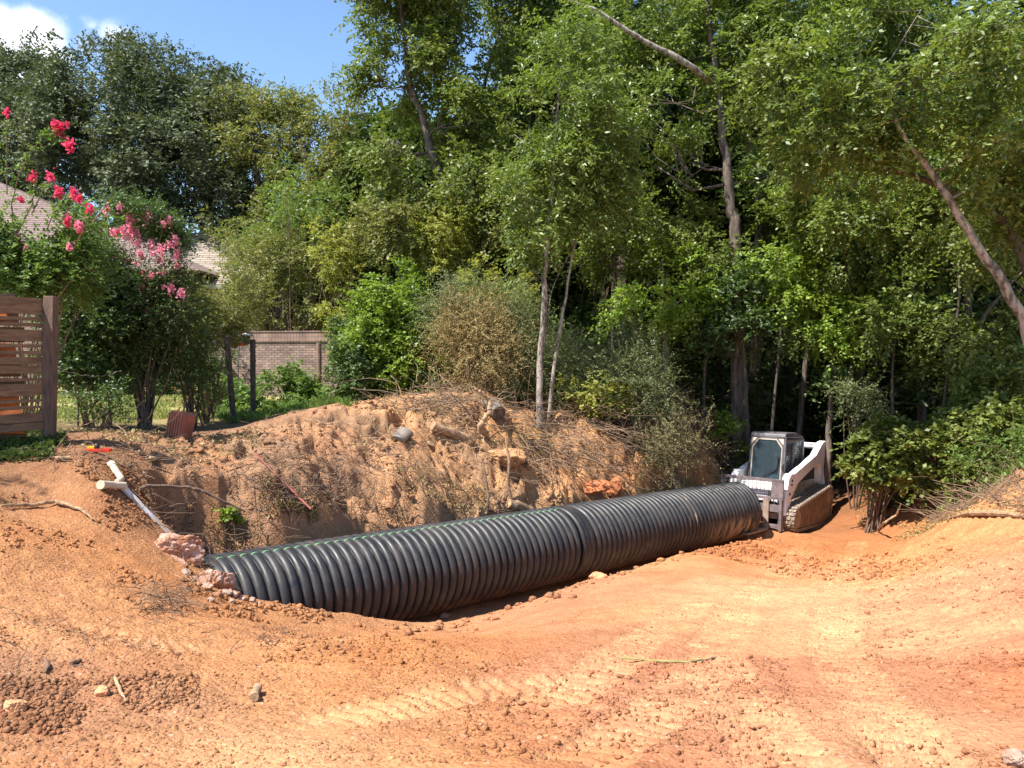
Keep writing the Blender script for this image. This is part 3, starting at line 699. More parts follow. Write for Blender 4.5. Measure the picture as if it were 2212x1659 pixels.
# lift arms
def arm(s):
    y0, y1 = sorted((s*.60, s*.78))
    prof = [(1.22,.32),(1.34,.36),(1.30,.75),(1.16,1.18),(1.02,1.27),(.80,1.27),(-.62,1.66),(-.92,1.86),(-1.10,1.97),(-1.28,2.0),(-1.42,1.94),(-1.44,1.84),(-1.36,1.72),
            (-1.24,1.55),(-1.16,1.32),(-1.08,1.02),(-1.03,.98),(-1.0,1.02),(-.97,1.30),(-.88,1.42),(-.72,1.44),(-.45,1.36),(.20,1.16),(.62,1.02),(.78,.88),(.98,.72),(1.10,.40)]
    a = MB().prism(prof, y0, y1).build('lift_arm', M_WHITE, ld, bevel=.018)
    b = MB(); 
    for x, z in ((.98,1.12),(1.0,1.03),(1.10,.82)): MB().tube([(x, s*.775, z), (x, s*.80, z)], .03, 10).build('pin', M_DARK, a)
    MB().tube([(-1.30, s*.69, 1.92), (-1.34, s*.69, 1.60), (-1.47, s*.69, 1.50)], .035, 10).build('link_bar', M_DARK, a)
    MB().prism([(-1.36,1.92),(-1.44,1.97),(-1.54,1.84),(-1.56,1.50),(-1.50,1.48),(-1.46,1.60),(-1.42,1.76)], s*.66-.05, s*.66+.05).build('rear_link', M_WHITE, a, bevel=.01)
    c = MB().tube([(-1.30, s*.66, 1.02), (-1.22, s*.66, 1.38)], .065, 12); cy = c.build('lift_cylinder', M_WHITE, ld, smooth=False, bevel=.008)
    MB().tube([(-1.22, s*.66, 1.38), (-1.18, s*.66, 1.60)], .03, 10).build('cylinder_rod', M_CHROME, cy)
mirror(arm)
MB().tube([(-1.28,-.62,1.86),(-1.28,.62,1.86)], .075, 14).build('cross_tube', M_WHITE, ld)
MB().tube([(1.18,-.62,.55),(1.18,.62,.55)], .05, 14).build('front_cross_tube', M_DARK, ld)
# cab: corner posts, side mesh, roof, door with octagonal glass
cab = MB()
X0, X1, ZB, ZT = -.52, .78, .94, 2.10; HWB, HWT = .45, .43
for s in (1, -1):
    cab.prism([(X1-.02,ZB),(X1+.05,ZB),(X1-.06,ZT),(X1-.14,ZT)], s*HWB-.035, s*HWB+.035)
    cab.prism([(X0,ZB),(X0+.09,ZB),(X0+.09,ZT-.08),(X0,ZT-.08)], s*HWB-.03, s*HWB+.03)
    cab.box(((X0+X1)/2, s*HWB, ZB+.03), (X1-X0, .06, .06)).box(((X0+X1)/2-.05, s*HWB, ZT-.10), (X1-X0-.1, .06, .08))
    cab.box((.18, s*HWB, 1.5), (.05, .05, 1.1))
cab.box((X0+.04, 0, 1.25), (.05, .9, .6))
cabo = cab.build('cab', M_CABF, ld, bevel=.012)
rf = MB(); rf.prism([(X1-.03,ZT-.03),(X1-.05,ZT+.05),(X1-.16,ZT+.085),(.0,ZT+.09),(X0+.1,ZT+.02),(X0-.02,ZT-.07),(X0-.02,ZT-.11),(X0+.1,ZT-.05)], -.47, .47)
rf.build('cab_roof', M_CABF, cabo, bevel=.02)
for s in (1, -1):
    g = MB()
    for k in range(13): g.box((-.45+.045*2*k+.03, s*(HWB-.01), 1.52), (.008, .008, 1.06)) if k < 13 and (-.45+.09*k) < .72 else None
    for k in range(22): g.box((.13, s*(HWB-.015), 1.02+.048*k), (1.2, .008, .010))
    g.build('side_mesh', M_CABF, cabo)
    MB().box((.13, s*(HWB-.035), 1.52), (1.16, .006, 1.04)).build('side_window', M_GLASS, cabo)
MB().box((X0+.06, 0, 1.75), (.006, .80, .42)).build('rear_window', M_GLASS, cabo)
# front frame panel with corner lamps
rake = lambda z: X1+.055-(z-ZB)*.095
def fpoly(pts_, t, off): # y,z outline on the raked front plane
    n_ = len(pts_); v = [(rake(z)+off, y, z) for y, z in pts_]+[(rake(z)+off-t, y, z) for y, z in pts_]
    return v, [tuple(range(n_)), tuple(range(2*n_-1, n_-1, -1))]+[(i, (i+1) % n_, (i+1) % n_+n_, i+n_) for i in range(n_)]
octo = [(-.37,1.02),(.37,1.02),(.40,1.07),(.40,1.83),(.24,2.02),(-.24,2.02),(-.40,1.83),(-.40,1.07)]
def ring(o, i, t, off):
    n_ = len(o); v = [(rake(z)+off, y, z) for y, z in o]+[(rake(z)+off, y, z) for y, z in i]+[(rake(z)+off-t, y, z) for y, z in o]+[(rake(z)+off-t, y, z) for y, z in i]
    f = []
    for k in range(n_):
        j = (k+1) % n_; f += [(k, j, j+n_, k+n_), (k, k+2*n_, j+2*n_, j), (k+n_, j+n_, j+3*n_, k+3*n_), (k+2*n_, k+3*n_, j+3*n_, j+2*n_)]
    return v, f
def scale_poly(p, f): cy = sum(a for a, b in p)/len(p); cz = sum(b for a, b in p)/len(p); return [(cy+(a-cy)*f, cz+(b-cz)*f) for a, b in p]
outer = [(-.45,.96),(.45,.96),(.47,1.0),(.46,2.06),(.40,2.10),(-.40,2.10),(-.46,2.06),(-.47,1.0)]
door = MB(); door.add(*ring(scale_poly(octo, 1.10), scale_poly(octo, 1.02), .03, .012)); door_o = door.build('door', M_CABF, cabo)
d2 = MB(); d2.add(*ring(scale_poly(octo, 1.022), scale_poly(octo, .975), .03, .022)); d2.build('door_seal', M_SEAL, door_o)
dg_ = MB(); dg_.add(*fpoly(octo, .006, .002)); dg_.build('door_glass', M_GLASS, door_o)
fp = MB(); fp.add(*ring(outer, [(-.40,1.0),(.40,1.0),(.43,1.05),(.43,1.86),(.26,2.06),(-.26,2.06),(-.43,1.86),(-.43,1.05)], .05, -.01)); fp.build('front_frame', M_CABF, cabo)
for s in (1, -1):
    l_ = MB(); l_.add(*fpoly([(s*.29,2.045),(s*.43,2.045),(s*.43,1.90)][::s], .03, .02)); l_.build('work_lamp', M_LAMP, cabo)
    b = MB(); b.tube([(rake(1.35)+.02, s*.47, 1.30), (rake(1.5)+.02, s*.47, 1.46)], .02, 8).box((rake(1.4)+.02, s*.46, 1.38), (.05,.05,.06)); b.build('door_hinge', M_BLACK, door_o)
wp = MB(); wp.box((rake(1.28)+.03, .12, 1.24), (.02, .42, .035), Matrix.Rotation(R(28), 3, 'X')).box((rake(1.45)+.03, .31, 1.42), (.02, .03, .42), Matrix.Rotation(R(-6), 3, 'X')); wp.build('wiper', M_BLACK, door_o)
# seat and bars inside
st_ = MB(); st_.box((.05,0,1.12), (.5,.5,.12)).box((-.20,0,1.42), (.12,.48,.62), Matrix.Rotation(R(-8), 3, 'Y')); seat = st_.build('seat', M_SEAT, cabo, bevel=.04)
for s in (1,-1): MB().tube([(.3,.3*s,1.15),(.36,.3*s,1.38)], .02, 8).build('control_lever', M_BLACK, cabo)
# front apron behind the coupler
MB().box((1.02,0,.98), (.30,.98,.10)).box((1.17,0,.72), (.06,1.14,.50)).build('front_apron', M_WHITE, ld, bevel=.015)
MB().box((1.24,0,.42), (.08,1.05,.10)).box((1.24,0,.60), (.06,1.0,.07)).build('coupler', M_DARK, ld, bevel=.01)
# fork frame with open grid guard, bars and tines
fk = MB()
gx = 1.42
for z, hh in ((1.12,.07),(.72,.05)): fk.box((gx, -.05, z), (.05, 1.62, hh))
for k in range(12): fk.box((gx, -.80+.105*k, .92), (.022, .010, .36))
for z in (1.02, .92, .82): fk.box((gx, -.22, z), (.022, 1.15, .010))
fk.box((gx, .60, .93), (.05, .32, .42)).box((gx, -.88, .98), (.05, .10, .30))
fork = fk.build('fork_guard', M_GREY, ld, bevel=.004)
b = MB(); b.box((gx, 0, .50), (.07, 1.45, .16)).box((gx, 0, .10), (.07, 1.45, .09)).box((gx-.02, .70, .40), (.12, .07, .80)).box((gx-.02, -.70, .40), (.12, .07, .80)); b.build('fork_carriage', M_GREY, ld, bevel=.006)
for y in (.34, -.42):
    b = MB(); b.box((gx+.055, y, .36), (.045, .15, .72)); b.prism([(gx+.03,.00),(gx+.03,.055),(gx+1.15,.025),(gx+1.18,.0)], y-.065, y+.065); b.build('fork_tine', M_DUSTMET if y>0 else M_GREY, ld, bevel=.004)
b = MB(); b.tube([(1.1,.25,.9),(1.3,.3,.82),(1.38,.35,.6),(1.3,.4,.45)], .018, 8).tube([(1.1,.32,.9),(1.32,.38,.80),(1.40,.42,.58)], .018, 8); b.build('hydraulic_hose', M_BLACK, ld)

# ------------------------------------------------------------------ slatted fence
M_FENCE = mat('weathered_fence_board', (.25,.15,.085), .85, col2=(.13,.075,.042), scale=5, stretch=(1,1,6), bump=.4, bscale=30)
M_POST = mat('fence_post_wood', (.18,.11,.075), .85, col2=(.08,.055,.045), scale=6, stretch=(3,3,.6), bump=.5, bscale=30)
M_ORANGE = mat('orange_cedar_board', (.62,.20,.06), .7, col2=(.42,.12,.04), scale=5, bump=.2)
fb = Vector(P(104, 958, 9.8)); fb.z = Hz(fb.x, fb.y)-.05
fd = Vector((-.50, -.866, 0)); fnn = Vector((.866, -.50, 0))
fence = empty('slatted_fence', fb, 0, 'dark weathered fence of uneven horizontal boards at the left edge', 'fence')
def fpt(px, py, Yoff=0): return Vector(P(px, py, 9.8))
ztop = P(118, 640, 9.8)[2]-fb.z
pm = MB()
pm.add([(a*.065+t[0], b_*.065+t[1], z) for z, t in ((-.1,(0,0)), (ztop, (.075,.0))) for a, b_ in ((-1,-1),(1,-1),(1,1),(-1,1))], [(0,1,2,3),(4,5,6,7),(0,1,5,4),(1,2,6,5),(2,3,7,6),(3,0,4,7)])
pm.build('fence_post', M_POST, fence, bevel=.008)
boards = [(.05,.14),(.20,.25),(.52,.04),(.60,.035),(.68,.21),(.90,.05),(1.03,.115),(1.18,.10),(1.31,.04),(1.40,.035),(1.50,.17),(1.70,.035),(1.78,.03),(1.86,.10),(1.97,.06)]
zs = [(1205,1170,70),(1150,1100,80),(1045,1030,25),(995,975,25),(910,880,95),(820,810,25),(735,735,65),(665,665,60),(600,600,28),(545,545,28),(460,465,90),(375,375,28),(325,330,28),(255,265,60),(200,215,45),(165,180,25)]
rr_ = random.Random(4)
for (zl, zr, hh) in zs:
    # board heights measured on the post in zoomed pixels (2.074 per photo pixel)
    py = (1100+((zl+zr)/2)/2.074)/1.8228; z = P(104, py, 9.8)[2]-fb.z; hgt = hh/2.074/1.8228*9.8/F
    q = MB(); L = 3.2; tl = rr_.uniform(-.006,.006)
    u0 = fd*-.0; c = fd*(L/2+.02)+fnn*.0; c.z = z+tl*1.6
    rot = Matrix(((fd.x, fnn.x, 0), (fd.y, fnn.y, 0), (0, 0, 1))) @ Matrix.Rotation(-tl, 3, 'Y')
    q.box(c, (L, .022, hgt), rot); q.build('fence_board', M_FENCE, fence, bevel=.003)
# loose orange boards leaning behind the slats
for k, (z, hh, tl, ln_) in enumerate([(.28,.10,-.10,1.2),(.44,.07,.05,1.0),(.62,.09,-.05,1.3),(.98,.05,.10,1.2),(1.11,.05,-.07,1.4),(1.25,.045,.06,1.4),(1.62,.08,.02,1.4),(1.80,.06,.0,1.4)]):
    q = MB(); c = fd*(ln_/2+.22+.03*k)-fnn*.12; c.z = z
    rot = Matrix(((fd.x, fnn.x, 0), (fd.y, fnn.y, 0), (0, 0, 1))) @ Matrix.Rotation(tl, 3, 'Y') @ Matrix.Rotation(R(25), 3, 'X')
    q.box(c, (ln_, .02, hh), rot); q.build('back_board', M_ORANGE, fence)
for k in range(9):
    z = .18+.205*k; q = MB(); c = fd*(1.0+.05*(k % 3))-fnn*(.22+.03*(k % 2)); c.z = z
    rot = Matrix(((fd.x, fnn.x, 0), (fd.y, fnn.y, 0), (0, 0, 1))) @ Matrix.Rotation(rr_.uniform(-.03,.03), 3, 'Y')
    q.box(c, (1.7, .02, .19), rot); q.build('back_board', M_FENCE if k not in (2,5) else M_ORANGE, fence)
# wire strung from the fence to the shrub
M_WIRE = mat('rusty_wire', (.30,.25,.21), .6, var=.3)
a0 = Vector(P(125, 796, 9.8)); a1 = Vector(P(262, 800, 13.5))
wv = MB(); wv.tube([a0.lerp(a1, t)+Vector((0,0,-.10*math.sin(math.pi*t)+.012*math.sin(t*37))) for t in [i/24 for i in range(25)]], .0045, 4)
a0 = Vector(P(122, 800, 9.8)); a1 = Vector(P(300, 925, 14.5))
tag(wv.build('fence_wire', M_WIRE), 'thin slack wire running from the fence post to the flowering shrub', 'wire')

# ------------------------------------------------------------------ posts and feeders
M_PDARK = mat('dark_creosote_post', (.075,.058,.045), .9, col2=(.035,.03,.026), scale=8, stretch=(2,2,.4), bump=.6, bscale=25)
M_PLIGHT = mat('brown_round_post', (.23,.155,.105), .9, col2=(.13,.085,.06), scale=8, stretch=(2,2,.4), bump=.6, bscale=25)
def post(base, top, r, m, label, name='wooden_post', tops=True):
    a = Vector(base); b = Vector(top); z = Hz(a.x, a.y)-.15; d = b-a; o = empty(name, (a.x, a.y, z), 0, label, 'post')
    q = MB(); n_ = 12; pts_ = [Vector((0,0,0))+(b-Vector((a.x,a.y,z)))*(i/n_) for i in range(n_+1)]
    q.tube(pts_, [r*(1+.05*math.sin(i*2.3)) for i in range(n_+1)], 14); q.build('post_shaft', m, o, smooth=False); return o
post(P(506,915,17), P(490,727,17), .062, M_PDARK, 'tall dark round post leaning left, left of the pair by the feeders', )
post(P(547,908,17.6), P(546,733,17.6), .060, M_PDARK, 'tall dark upright round post, right of the pair by the feeders')
post(P(690,868,22), P(689,740,22), .068, M_PLIGHT, 'brown round post in front of the right part of the brick wall')
post(P(418,905,16.2), P(408,820,16.2), .05, M_PDARK, 'short dark stump-like post under the flowering shrub', 'old_post')
M_FEED = mat('bird_feeder_dark', (.05,.05,.055), .4); M_FEEDT = mat('bird_feeder_lid', (.42,.42,.50), .35); M_FRED = mat('feeder_red_plastic', (.65,.03,.04), .35)
M_FGL = mat('feeder_clear_tube', (.55,.45,.42), .15, var=.1)
def lathe(prof, m, name, parent, n_=20, loc=(0,0,0)):
    a = np.linspace(0, 2*np.pi, n_, endpoint=False); pr = np.array(prof)
    v = np.stack([np.outer(pr[:,0], np.cos(a)).ravel()+loc[0], np.outer(pr[:,0], np.sin(a)).ravel()+loc[1], np.repeat(pr[:,1], n_)+loc[2]], 1)
    i = np.arange(len(pr)*n_).reshape(len(pr), n_); j = np.roll(i, -1, 1)
    f = np.stack([i[:-1].ravel(), j[:-1].ravel(), j[1:].ravel(), i[1:].ravel()], 1)
    return np_mesh(name, v, f, m, parent, smooth=True)
def feeder(px, py, Y, label):
    o = empty('bird_feeder', P(px, py, Y), 0, label, 'bird feeder', 'bird feeders hanging by the posts')
    lathe([(.001,.30),(.03,.30),(.10,.27),(.19,.235),(.19,.225),(.001,.225)], M_FEEDT, 'feeder_lid', o)
    lathe([(.001,.225),(.10,.225),(.09,.05),(.05,.0),(.001,.0)], M_FEED, 'feeder_body', o)
    MB().tube([(0,0,.3),(0,0,.40)], .008, 6).build('feeder_hook', M_WIRE, o)
feeder(507, 752, 18.4, 'dark hanging bird feeder with domed grey lid next to the leaning post')
feeder(531, 746, 18.8, 'dark hanging bird feeder with domed grey lid next to the upright post')
hb = empty('hummingbird_feeder', P(519.5, 748, 18.6), 0, 'red hummingbird feeder with clear tube between the two dark feeders', 'bird feeder')
lathe([(.001,.0),(.06,.01),(.10,.04),(.09,.07),(.03,.08)], M_FRED, 'feeder_base', hb); lathe([(.03,.08),(.04,.12),(.04,.24),(.03,.27)], M_FGL, 'feeder_tube', hb)
lathe([(.03,.27),(.05,.29),(.045,.34),(.001,.36)], M_FRED, 'feeder_cap', hb); lathe([(.001,.42),(.045,.43),(.05,.47),(.03,.52),(.001,.53)], M_FRED, 'feeder_top', hb)
hk = MB(); pb = Vector(P(513, 850, 18.6)); pt = Vector(P(517, 745, 18.6)); 
hk.tube([pb, pt, pt+Vector((.02,0,.25)), pt+Vector((-.03,0,.42)), pt+Vector((-.12,0,.40))], .012, 6).tube([pt+Vector((.02,0,.25)), pt+Vector((.10,0,.42)), pt+Vector((.20,0,.38))], .012, 6)
tag(hk.build('shepherd_hook', M_FEED), 'thin dark metal double hook pole holding the bird feeders', 'hook pole')

# ------------------------------------------------------------------ garden wall and house
def brick_mat(name, c1, c2, mort, scale=1.0, soldier=False):
    m, nt, nd, ln = new_mat(name)
    out = nd.new('ShaderNodeOutputMaterial'); b = nd.new('ShaderNodeBsdfPrincipled'); ln.new(b.outputs[0], out.inputs[0])
    tc = nd.new('ShaderNodeTexCoord'); sp = nd.new('ShaderNodeSeparateXYZ'); ln.new(tc.outputs['Object'], sp.inputs[0])
    cb = nd.new('ShaderNodeCombineXYZ'); ln.new(sp.outputs['X'], cb.inputs[0]); ln.new(sp.outputs['Z'], cb.inputs[1])
    br = nd.new('ShaderNodeTexBrick'); ln.new(cb.outputs[0], br.inputs['Vector'])
    br.inputs['Scale'].default_value = 1; br.inputs['Brick Width'].default_value = (.105 if soldier else .215)*scale; br.inputs['Row Height'].default_value = (.15 if soldier else .076)*scale
    if soldier: br.offset = 0
    br.inputs['Mortar Size'].default_value = .009; br.inputs['Color1'].default_value = (*c1, 1); br.inputs['Color2'].default_value = (*c2, 1); br.inputs['Mortar'].default_value = (*mort, 1)
    nz_ = N(nd, 'ShaderNodeTexNoise', i_Scale=2.5, i_Detail=8.0, i_Roughness=.7); ln.new(tc.outputs['Object'], nz_.inputs['Vector'])
    q = nd.new('ShaderNodeMapRange'); ln.new(nz_.outputs[0], q.inputs['Value']); q.inputs['From Min'].default_value = .3; q.inputs['From Max'].default_value = .7; q.inputs['To Min'].default_value = .6; q.inputs['To Max'].default_value = 1.25
    s_ = nd.new('ShaderNodeVectorMath'); s_.operation = 'SCALE'; ln.new(br.outputs['Color'], s_.inputs[0]); ln.new(q.outputs[0], s_.inputs['Scale']); ln.new(s_.outputs[0], b.inputs['Base Color'])
    b.inputs['Roughness'].default_value = .9
    bp = N(nd, 'ShaderNodeBump', i_Strength=.6, i_Distance=.01); bp.invert = True; ln.new(br.outputs['Fac'], bp.inputs['Height']); ln.new(bp.outputs[0], b.inputs['Normal'])
    return m
M_BRICK = brick_mat('brown_brick', (.36,.235,.175), (.20,.135,.115), (.085,.068,.06))
M_BRICKC = brick_mat('brown_brick_cap', (.29,.175,.13), (.22,.14,.11), (.12,.10,.09), soldier=True)
wa = Vector(P(440, 870, 25.4)); wb = Vector(P(738, 868, 24.6)); WZ = .05
wall = empty('garden_wall', (wa.x, wa.y, WZ), math.atan2(wb.y-wa.y, wb.x-wa.x), 'brown brick garden wall with a projecting brick cap behind the round posts', 'wall')
WL = math.hypot(wb.x-wa.x, wb.y-wa.y); wt = P(600, 718, 25)[2]-WZ
MB().box((WL/2,0,(wt-.30)/2), (WL,.22,wt-.30)).build('wall_brickwork', M_BRICK, wall)
MB().box((WL/2,0,wt-.15), (WL+.06,.30,.30)).box((WL/2,0,wt+.02), (WL+.10,.34,.04)).build('wall_cap', M_BRICKC, wall)
MB().box((WL+.05,-.02,1.0), (.09,.09,2.0)).build('end_post', M_PLIGHT, wall)

def shingle_mat(name, c1, c2):
    m, nt, nd, ln = new_mat(name)
    out = nd.new('ShaderNodeOutputMaterial'); b = nd.new('ShaderNodeBsdfPrincipled'); ln.new(b.outputs[0], out.inputs[0])
    tc = nd.new('ShaderNodeTexCoord'); sp = nd.new('ShaderNodeSeparateXYZ'); ln.new(tc.outputs['Object'], sp.inputs[0])
    cb = nd.new('ShaderNodeCombineXYZ'); ln.new(sp.outputs['X'], cb.inputs[0]); ln.new(sp.outputs['Z'], cb.inputs[1])
    br = nd.new('ShaderNodeTexBrick'); ln.new(cb.outputs[0], br.inputs['Vector']); br.inputs['Scale'].default_value = 1
    br.inputs['Brick Width'].default_value = .55; br.inputs['Row Height'].default_value = .10; br.inputs['Mortar Size'].default_value = .018; br.inputs['Mortar Smooth'].default_value = .4
    br.inputs['Color1'].default_value = (*c1, 1); br.inputs['Color2'].default_value = (*c2, 1); br.inputs['Mortar'].default_value = (*[c*.42 for c in c2], 1)
    ln.new(br.outputs['Color'], b.inputs['Base Color']); b.inputs['Roughness'].default_value = .95
    bp = N(nd, 'ShaderNodeBump', i_Strength=.5, i_Distance=.02); bp.invert = True; ln.new(br.outputs['Fac'], bp.inputs['Height']); ln.new(bp.outputs[0], b.inputs['Normal'])
    return m
M_SHING = shingle_mat('brown_roof_shingles', (.22,.155,.135), (.17,.118,.105)); M_SHING2 = shingle_mat('tan_roof_shingles', (.33,.27,.215), (.26,.21,.165))
M_TRIM = mat('grey_fascia', (.32,.30,.27), .7)
house = empty('brick_house', (0,0,0), 0, 'brown brick house with shingled hip roofs behind the shrubs', 'house')
def W3(*a): return Vector(P(*a))
def thick_quad(pts_, t=.10):
    n_ = (pts_[1]-pts_[0]).cross(pts_[2]-pts_[0]).normalized()
    if n_.z < 0: n_ = -n_
    k = len(pts_); return [p for p in pts_]+[p-n_*t for p in pts_], [tuple(range(k)), tuple(range(2*k-1, k-1, -1))]+[(i, (i+1) % k, (i+1) % k+k, i+k) for i in range(k)]
ap = W3(-60,370,34); er = W3(430,583,29); el = Vector((er.x-22, er.y, er.z)); rl = Vector((ap.x-12, ap.y, ap.z)); bkr = Vector((er.x, er.y+10, er.z))
r1 = MB(); r1.add(*thick_quad([el, er, ap, rl])); r1.add(*thick_quad([er+Vector((0,.02,0)), bkr, ap+Vector((.01,.01,0))])); r1.build('hip_roof', M_SHING, house)
MB().box(((el.x+er.x)/2-.3, er.y+5, (er.z+.03)/2), (er.x-el.x-.6, 9.2, er.z+.03)).build('house_wall', M_BRICK, house)
# right wing
z2 = W3(400,503,36).z; a_ = W3(225,503,36); b_ = W3(512,503,36); c_ = W3(553,592,33.2); d_ = Vector((a_.x, c_.y, c_.z))
r2 = MB(); r2.add(*thick_quad([d_, c_, b_, a_])); r2.add(*thick_quad([c_+Vector((0,.03,0)), Vector((c_.x, 39, c_.z)), b_+Vector((0,.03,0))])); r2.build('wing_roof', M_SHING2, house)
MB().box(((d_.x+c_.x)/2-.3, 36.3, (c_.z+.03)/2), (c_.x-d_.x-.5, 5.4, c_.z+.03)).build('wing_wall', M_BRICK, house)
# low lean-to roof
e_ = [W3(440,614,30.0), W3(560,614,30.0), W3(573,592,31.4), W3(440,592,31.4)]
MB().add(*thick_quad(e_)).build('porch_roof', M_SHING2, house)
MB().box(((e_[0].x+e_[1].x)/2, 31.2, (e_[0].z-.15)/2), (e_[1].x-e_[0].x-.2, 2.0, e_[0].z-.2)).build('porch_wall', M_BRICK, house)
MB().box(((e_[0].x+e_[1].x)/2, 29.99, e_[0].z-.10), (e_[1].x-e_[0].x, .04, .14)).build('fascia', M_TRIM, house)
# ------------------------------------------------------------------ small things on the dirt
M_PVC = mat('dusty_white_plastic_pipe', (.62,.60,.62), .4, col2=(.52,.42,.32), scale=3, thr=(.4,.6))
M_PVCD = mat('clay_stained_pipe', (.60,.50,.38), .55, col2=(.50,.38,.25), scale=4)
def onG(px, py, off=0): 
    q = G(px, py); return Vector((q[0], q[1], q[2]+off))
dp = empty('drain_pipe', onG(262,1062), 0, 'long pale plastic drain pipe with two elbows lying down into the hole', 'pipe')
org = Vector(dp.location)
pA = onG(217,1066,.06); pB = onG(262,1066,.07); pC = Vector(P(385,1172,8.95)); 
pC.z -= .02
up1 = onG(262,1050,.07); up2 = onG(240,1018,.07)
MB().tube([pB-org, pC-org], .037, 20).build('straight_run', M_PVC, dp, smooth=False, bevel=0)
q = MB(); q.tube([pA-org, pA.lerp(pB,.6)-org, pB-org+Vector((.03,0,.0)), pB.lerp(pC,.06)-org], [.050,.043,.043,.041], 20); q.build('elbow', M_PVCD, dp)
q = MB(); q.tube([up2-org, up2.lerp(up1,.2)-org], .046, 20).tube([up2.lerp(up1,.2)-org, up1-org, pB.lerp(pA,.25)-org+Vector((0,0,.02))], .039, 20); q.build('branch_pipe', M_PVCD, dp)
# rocks
M_ROCK = mat('clay_caked_concrete', (.44,.29,.22), .95, col2=(.31,.135,.07), scale=8, bump=1.0, bscale=14, thr=(.44,.58))
M_ROCK2 = mat('grey_stone', (.34,.26,.20), .95, col2=(.24,.14,.09), scale=14, bump=.8, bscale=20)
def rock(name, loc, size, label, m=M_ROCK, seed=0, rot=(0,0,0), group=None, sub=4, cat='rock'):
    bm = bmesh.new(); bmesh.ops.create_icosphere(bm, subdivisions=sub, radius=1)
    from mathutils import noise as mn
    g = random.Random(seed); cuts = [(Vector((g.gauss(0,1), g.gauss(0,1), g.gauss(0,1))).normalized(), g.uniform(.55,.85)) for _ in range(9)]
    for v in bm.verts:
        p = v.co.copy()
        for n_, d in cuts:
            k = p.dot(n_)
            if k > d: p -= n_*(k-d)*.85
        p *= 1+.16*mn.noise(p*2.1+Vector((seed*3.1,0,0)))+.10*mn.noise(p*5+Vector((0,seed,0)))+.06*mn.noise(p*11)+.04*mn.noise(p*23)
        v.co = Vector((p.x*size[0], p.y*size[1], p.z*size[2]))
    me = bpy.data.meshes.new(name); bm.to_mesh(me); bm.free(); me.materials.append(m)
    o = link(bpy.data.objects.new(name, me)); o.location = loc; o.rotation_euler = rot; return tag(o, label, cat, group)
rock('concrete_chunk', P(388,1190,8.35), (.28,.22,.21), 'largest clay-caked concrete chunk at the lower end of the drain pipe', seed=3, rot=(.1,.3,.5), sub=5)
rock('concrete_chunk', P(380,1226,8.15), (.17,.14,.13), 'small pale broken chunk beneath the largest concrete chunk', seed=5, rot=(.4,.1,.9))
rock('concrete_chunk', P(468,1262,8.05), (.23,.17,.19), 'pink and white concrete chunk leaning on the near end of the black pipe', seed=8, rot=(.0,.2,1.2), sub=5)
rock('rock', onG(505,1290,.02), (.075,.06,.045), 'small stone in the rubble just right of the pink chunk', seed=11)
rock('rock', onG(440,1268,.03), (.10,.07,.06), 'orange lump of clay between the two large chunks', seed=12, m=M_ROCK)
rock('rock', onG(960,1334,.02), (.085,.06,.05), 'grey stone on the lip of the trench below the pipe', M_ROCK2, seed=13)
rock('rock', onG(1292,1252,.03), (.13,.11,.07), 'rounded clay boulder on the trench lip right of the pipe middle', mat('clay_lump', (.55,.27,.13), .95, var=.3, bump=.8, bscale=18), seed=14)
MCL = bpy.data.materials['clay_lump']
rock('rock', onG(1330,1040,.08), (.17,.16,.26), 'upright red clay lump standing behind the pipe', mat('red_clay_lump', (.50,.17,.065), .95, var=.3, bump=.9, bscale=12), seed=15, rot=(.1,.2,.3))
rock('rock', onG(1285,1048,-.04), (.36,.28,.16), 'low mound of red clay behind the pipe joint', bpy.data.materials['red_clay_lump'], seed=16, sub=5)
rock('rock', onG(395*1,1455*1,.0) if False else onG(222,1506,.015), (.040,.036,.030), 'egg-sized brown stone in the crumbly patch at lower left', MCL, seed=17)
rock('rock', onG(33,1540,.02), (.05,.042,.04), 'brown stone in the crumbly patch near the left edge', MCL, seed=18)
rock('rock', onG(2195,1645,.02), (.05,.05,.045), 'grey brown stone in the lower right corner', M_ROCK2, seed=19)
rock('rock', onG(1178,1035,-.08), (.36,.30,.26), 'big tan clay overhang block on the bank above the pipe', mat('tan_clay_block', (.46,.245,.11), .95, col2=(.32,.16,.075), bump=.9, bscale=12), seed=21, sub=5)
rock('rock', onG(1090,975,-.08), (.40,.35,.24), 'rounded tan clay mass at the top of the bank left of the thin trees', bpy.data.materials['tan_clay_block'], seed=22, sub=5)
for k_, (a_, b_, s_) in enumerate([(486,1283,.06),(520,1296,.05),(545,1300,.045),(470,1290,.05),(500,1302,.035),(420,1252,.05),(455,1298,.035),(560,1306,.03),(400,1240,.05),(530,1284,.03)]):
    rock('rubble_stone', onG(a_, b_, .01), (s_*1.3, s_, s_*.8), 'small stone in the rubble at the near end of the pipe', M_ROCK if k_ % 2 else M_ROCK2, seed=30+k_, group='rubble at the near end of the pipe', sub=3)
# red grooved block
M_REDB = mat('reddish_grooved_clay', (.36,.115,.065), .8, var=.3, scale=8)
pb_ = onG(384,950,0); blk = empty('grooved_block', pb_, R(-28), 'reddish brown grooved clay block standing in front of the flowering shrub', 'block')
q = MB(); q.prism([(-.17,0),(.17,0),(.20,.38),(.10,.43),(-.12,.42)], -.12, .12); 
o_ = q.build('block_body', M_REDB, blk, bevel=.01)
q = MB()
for k in range(6): q.box((-.13+.052*k, -.125, .20), (.022, .02, .37))
q.build('groove_rib', mat('red_rib', (.42,.14,.08), .8), blk, bevel=.003)
blk.rotation_euler = (R(-8), R(6), R(-22))
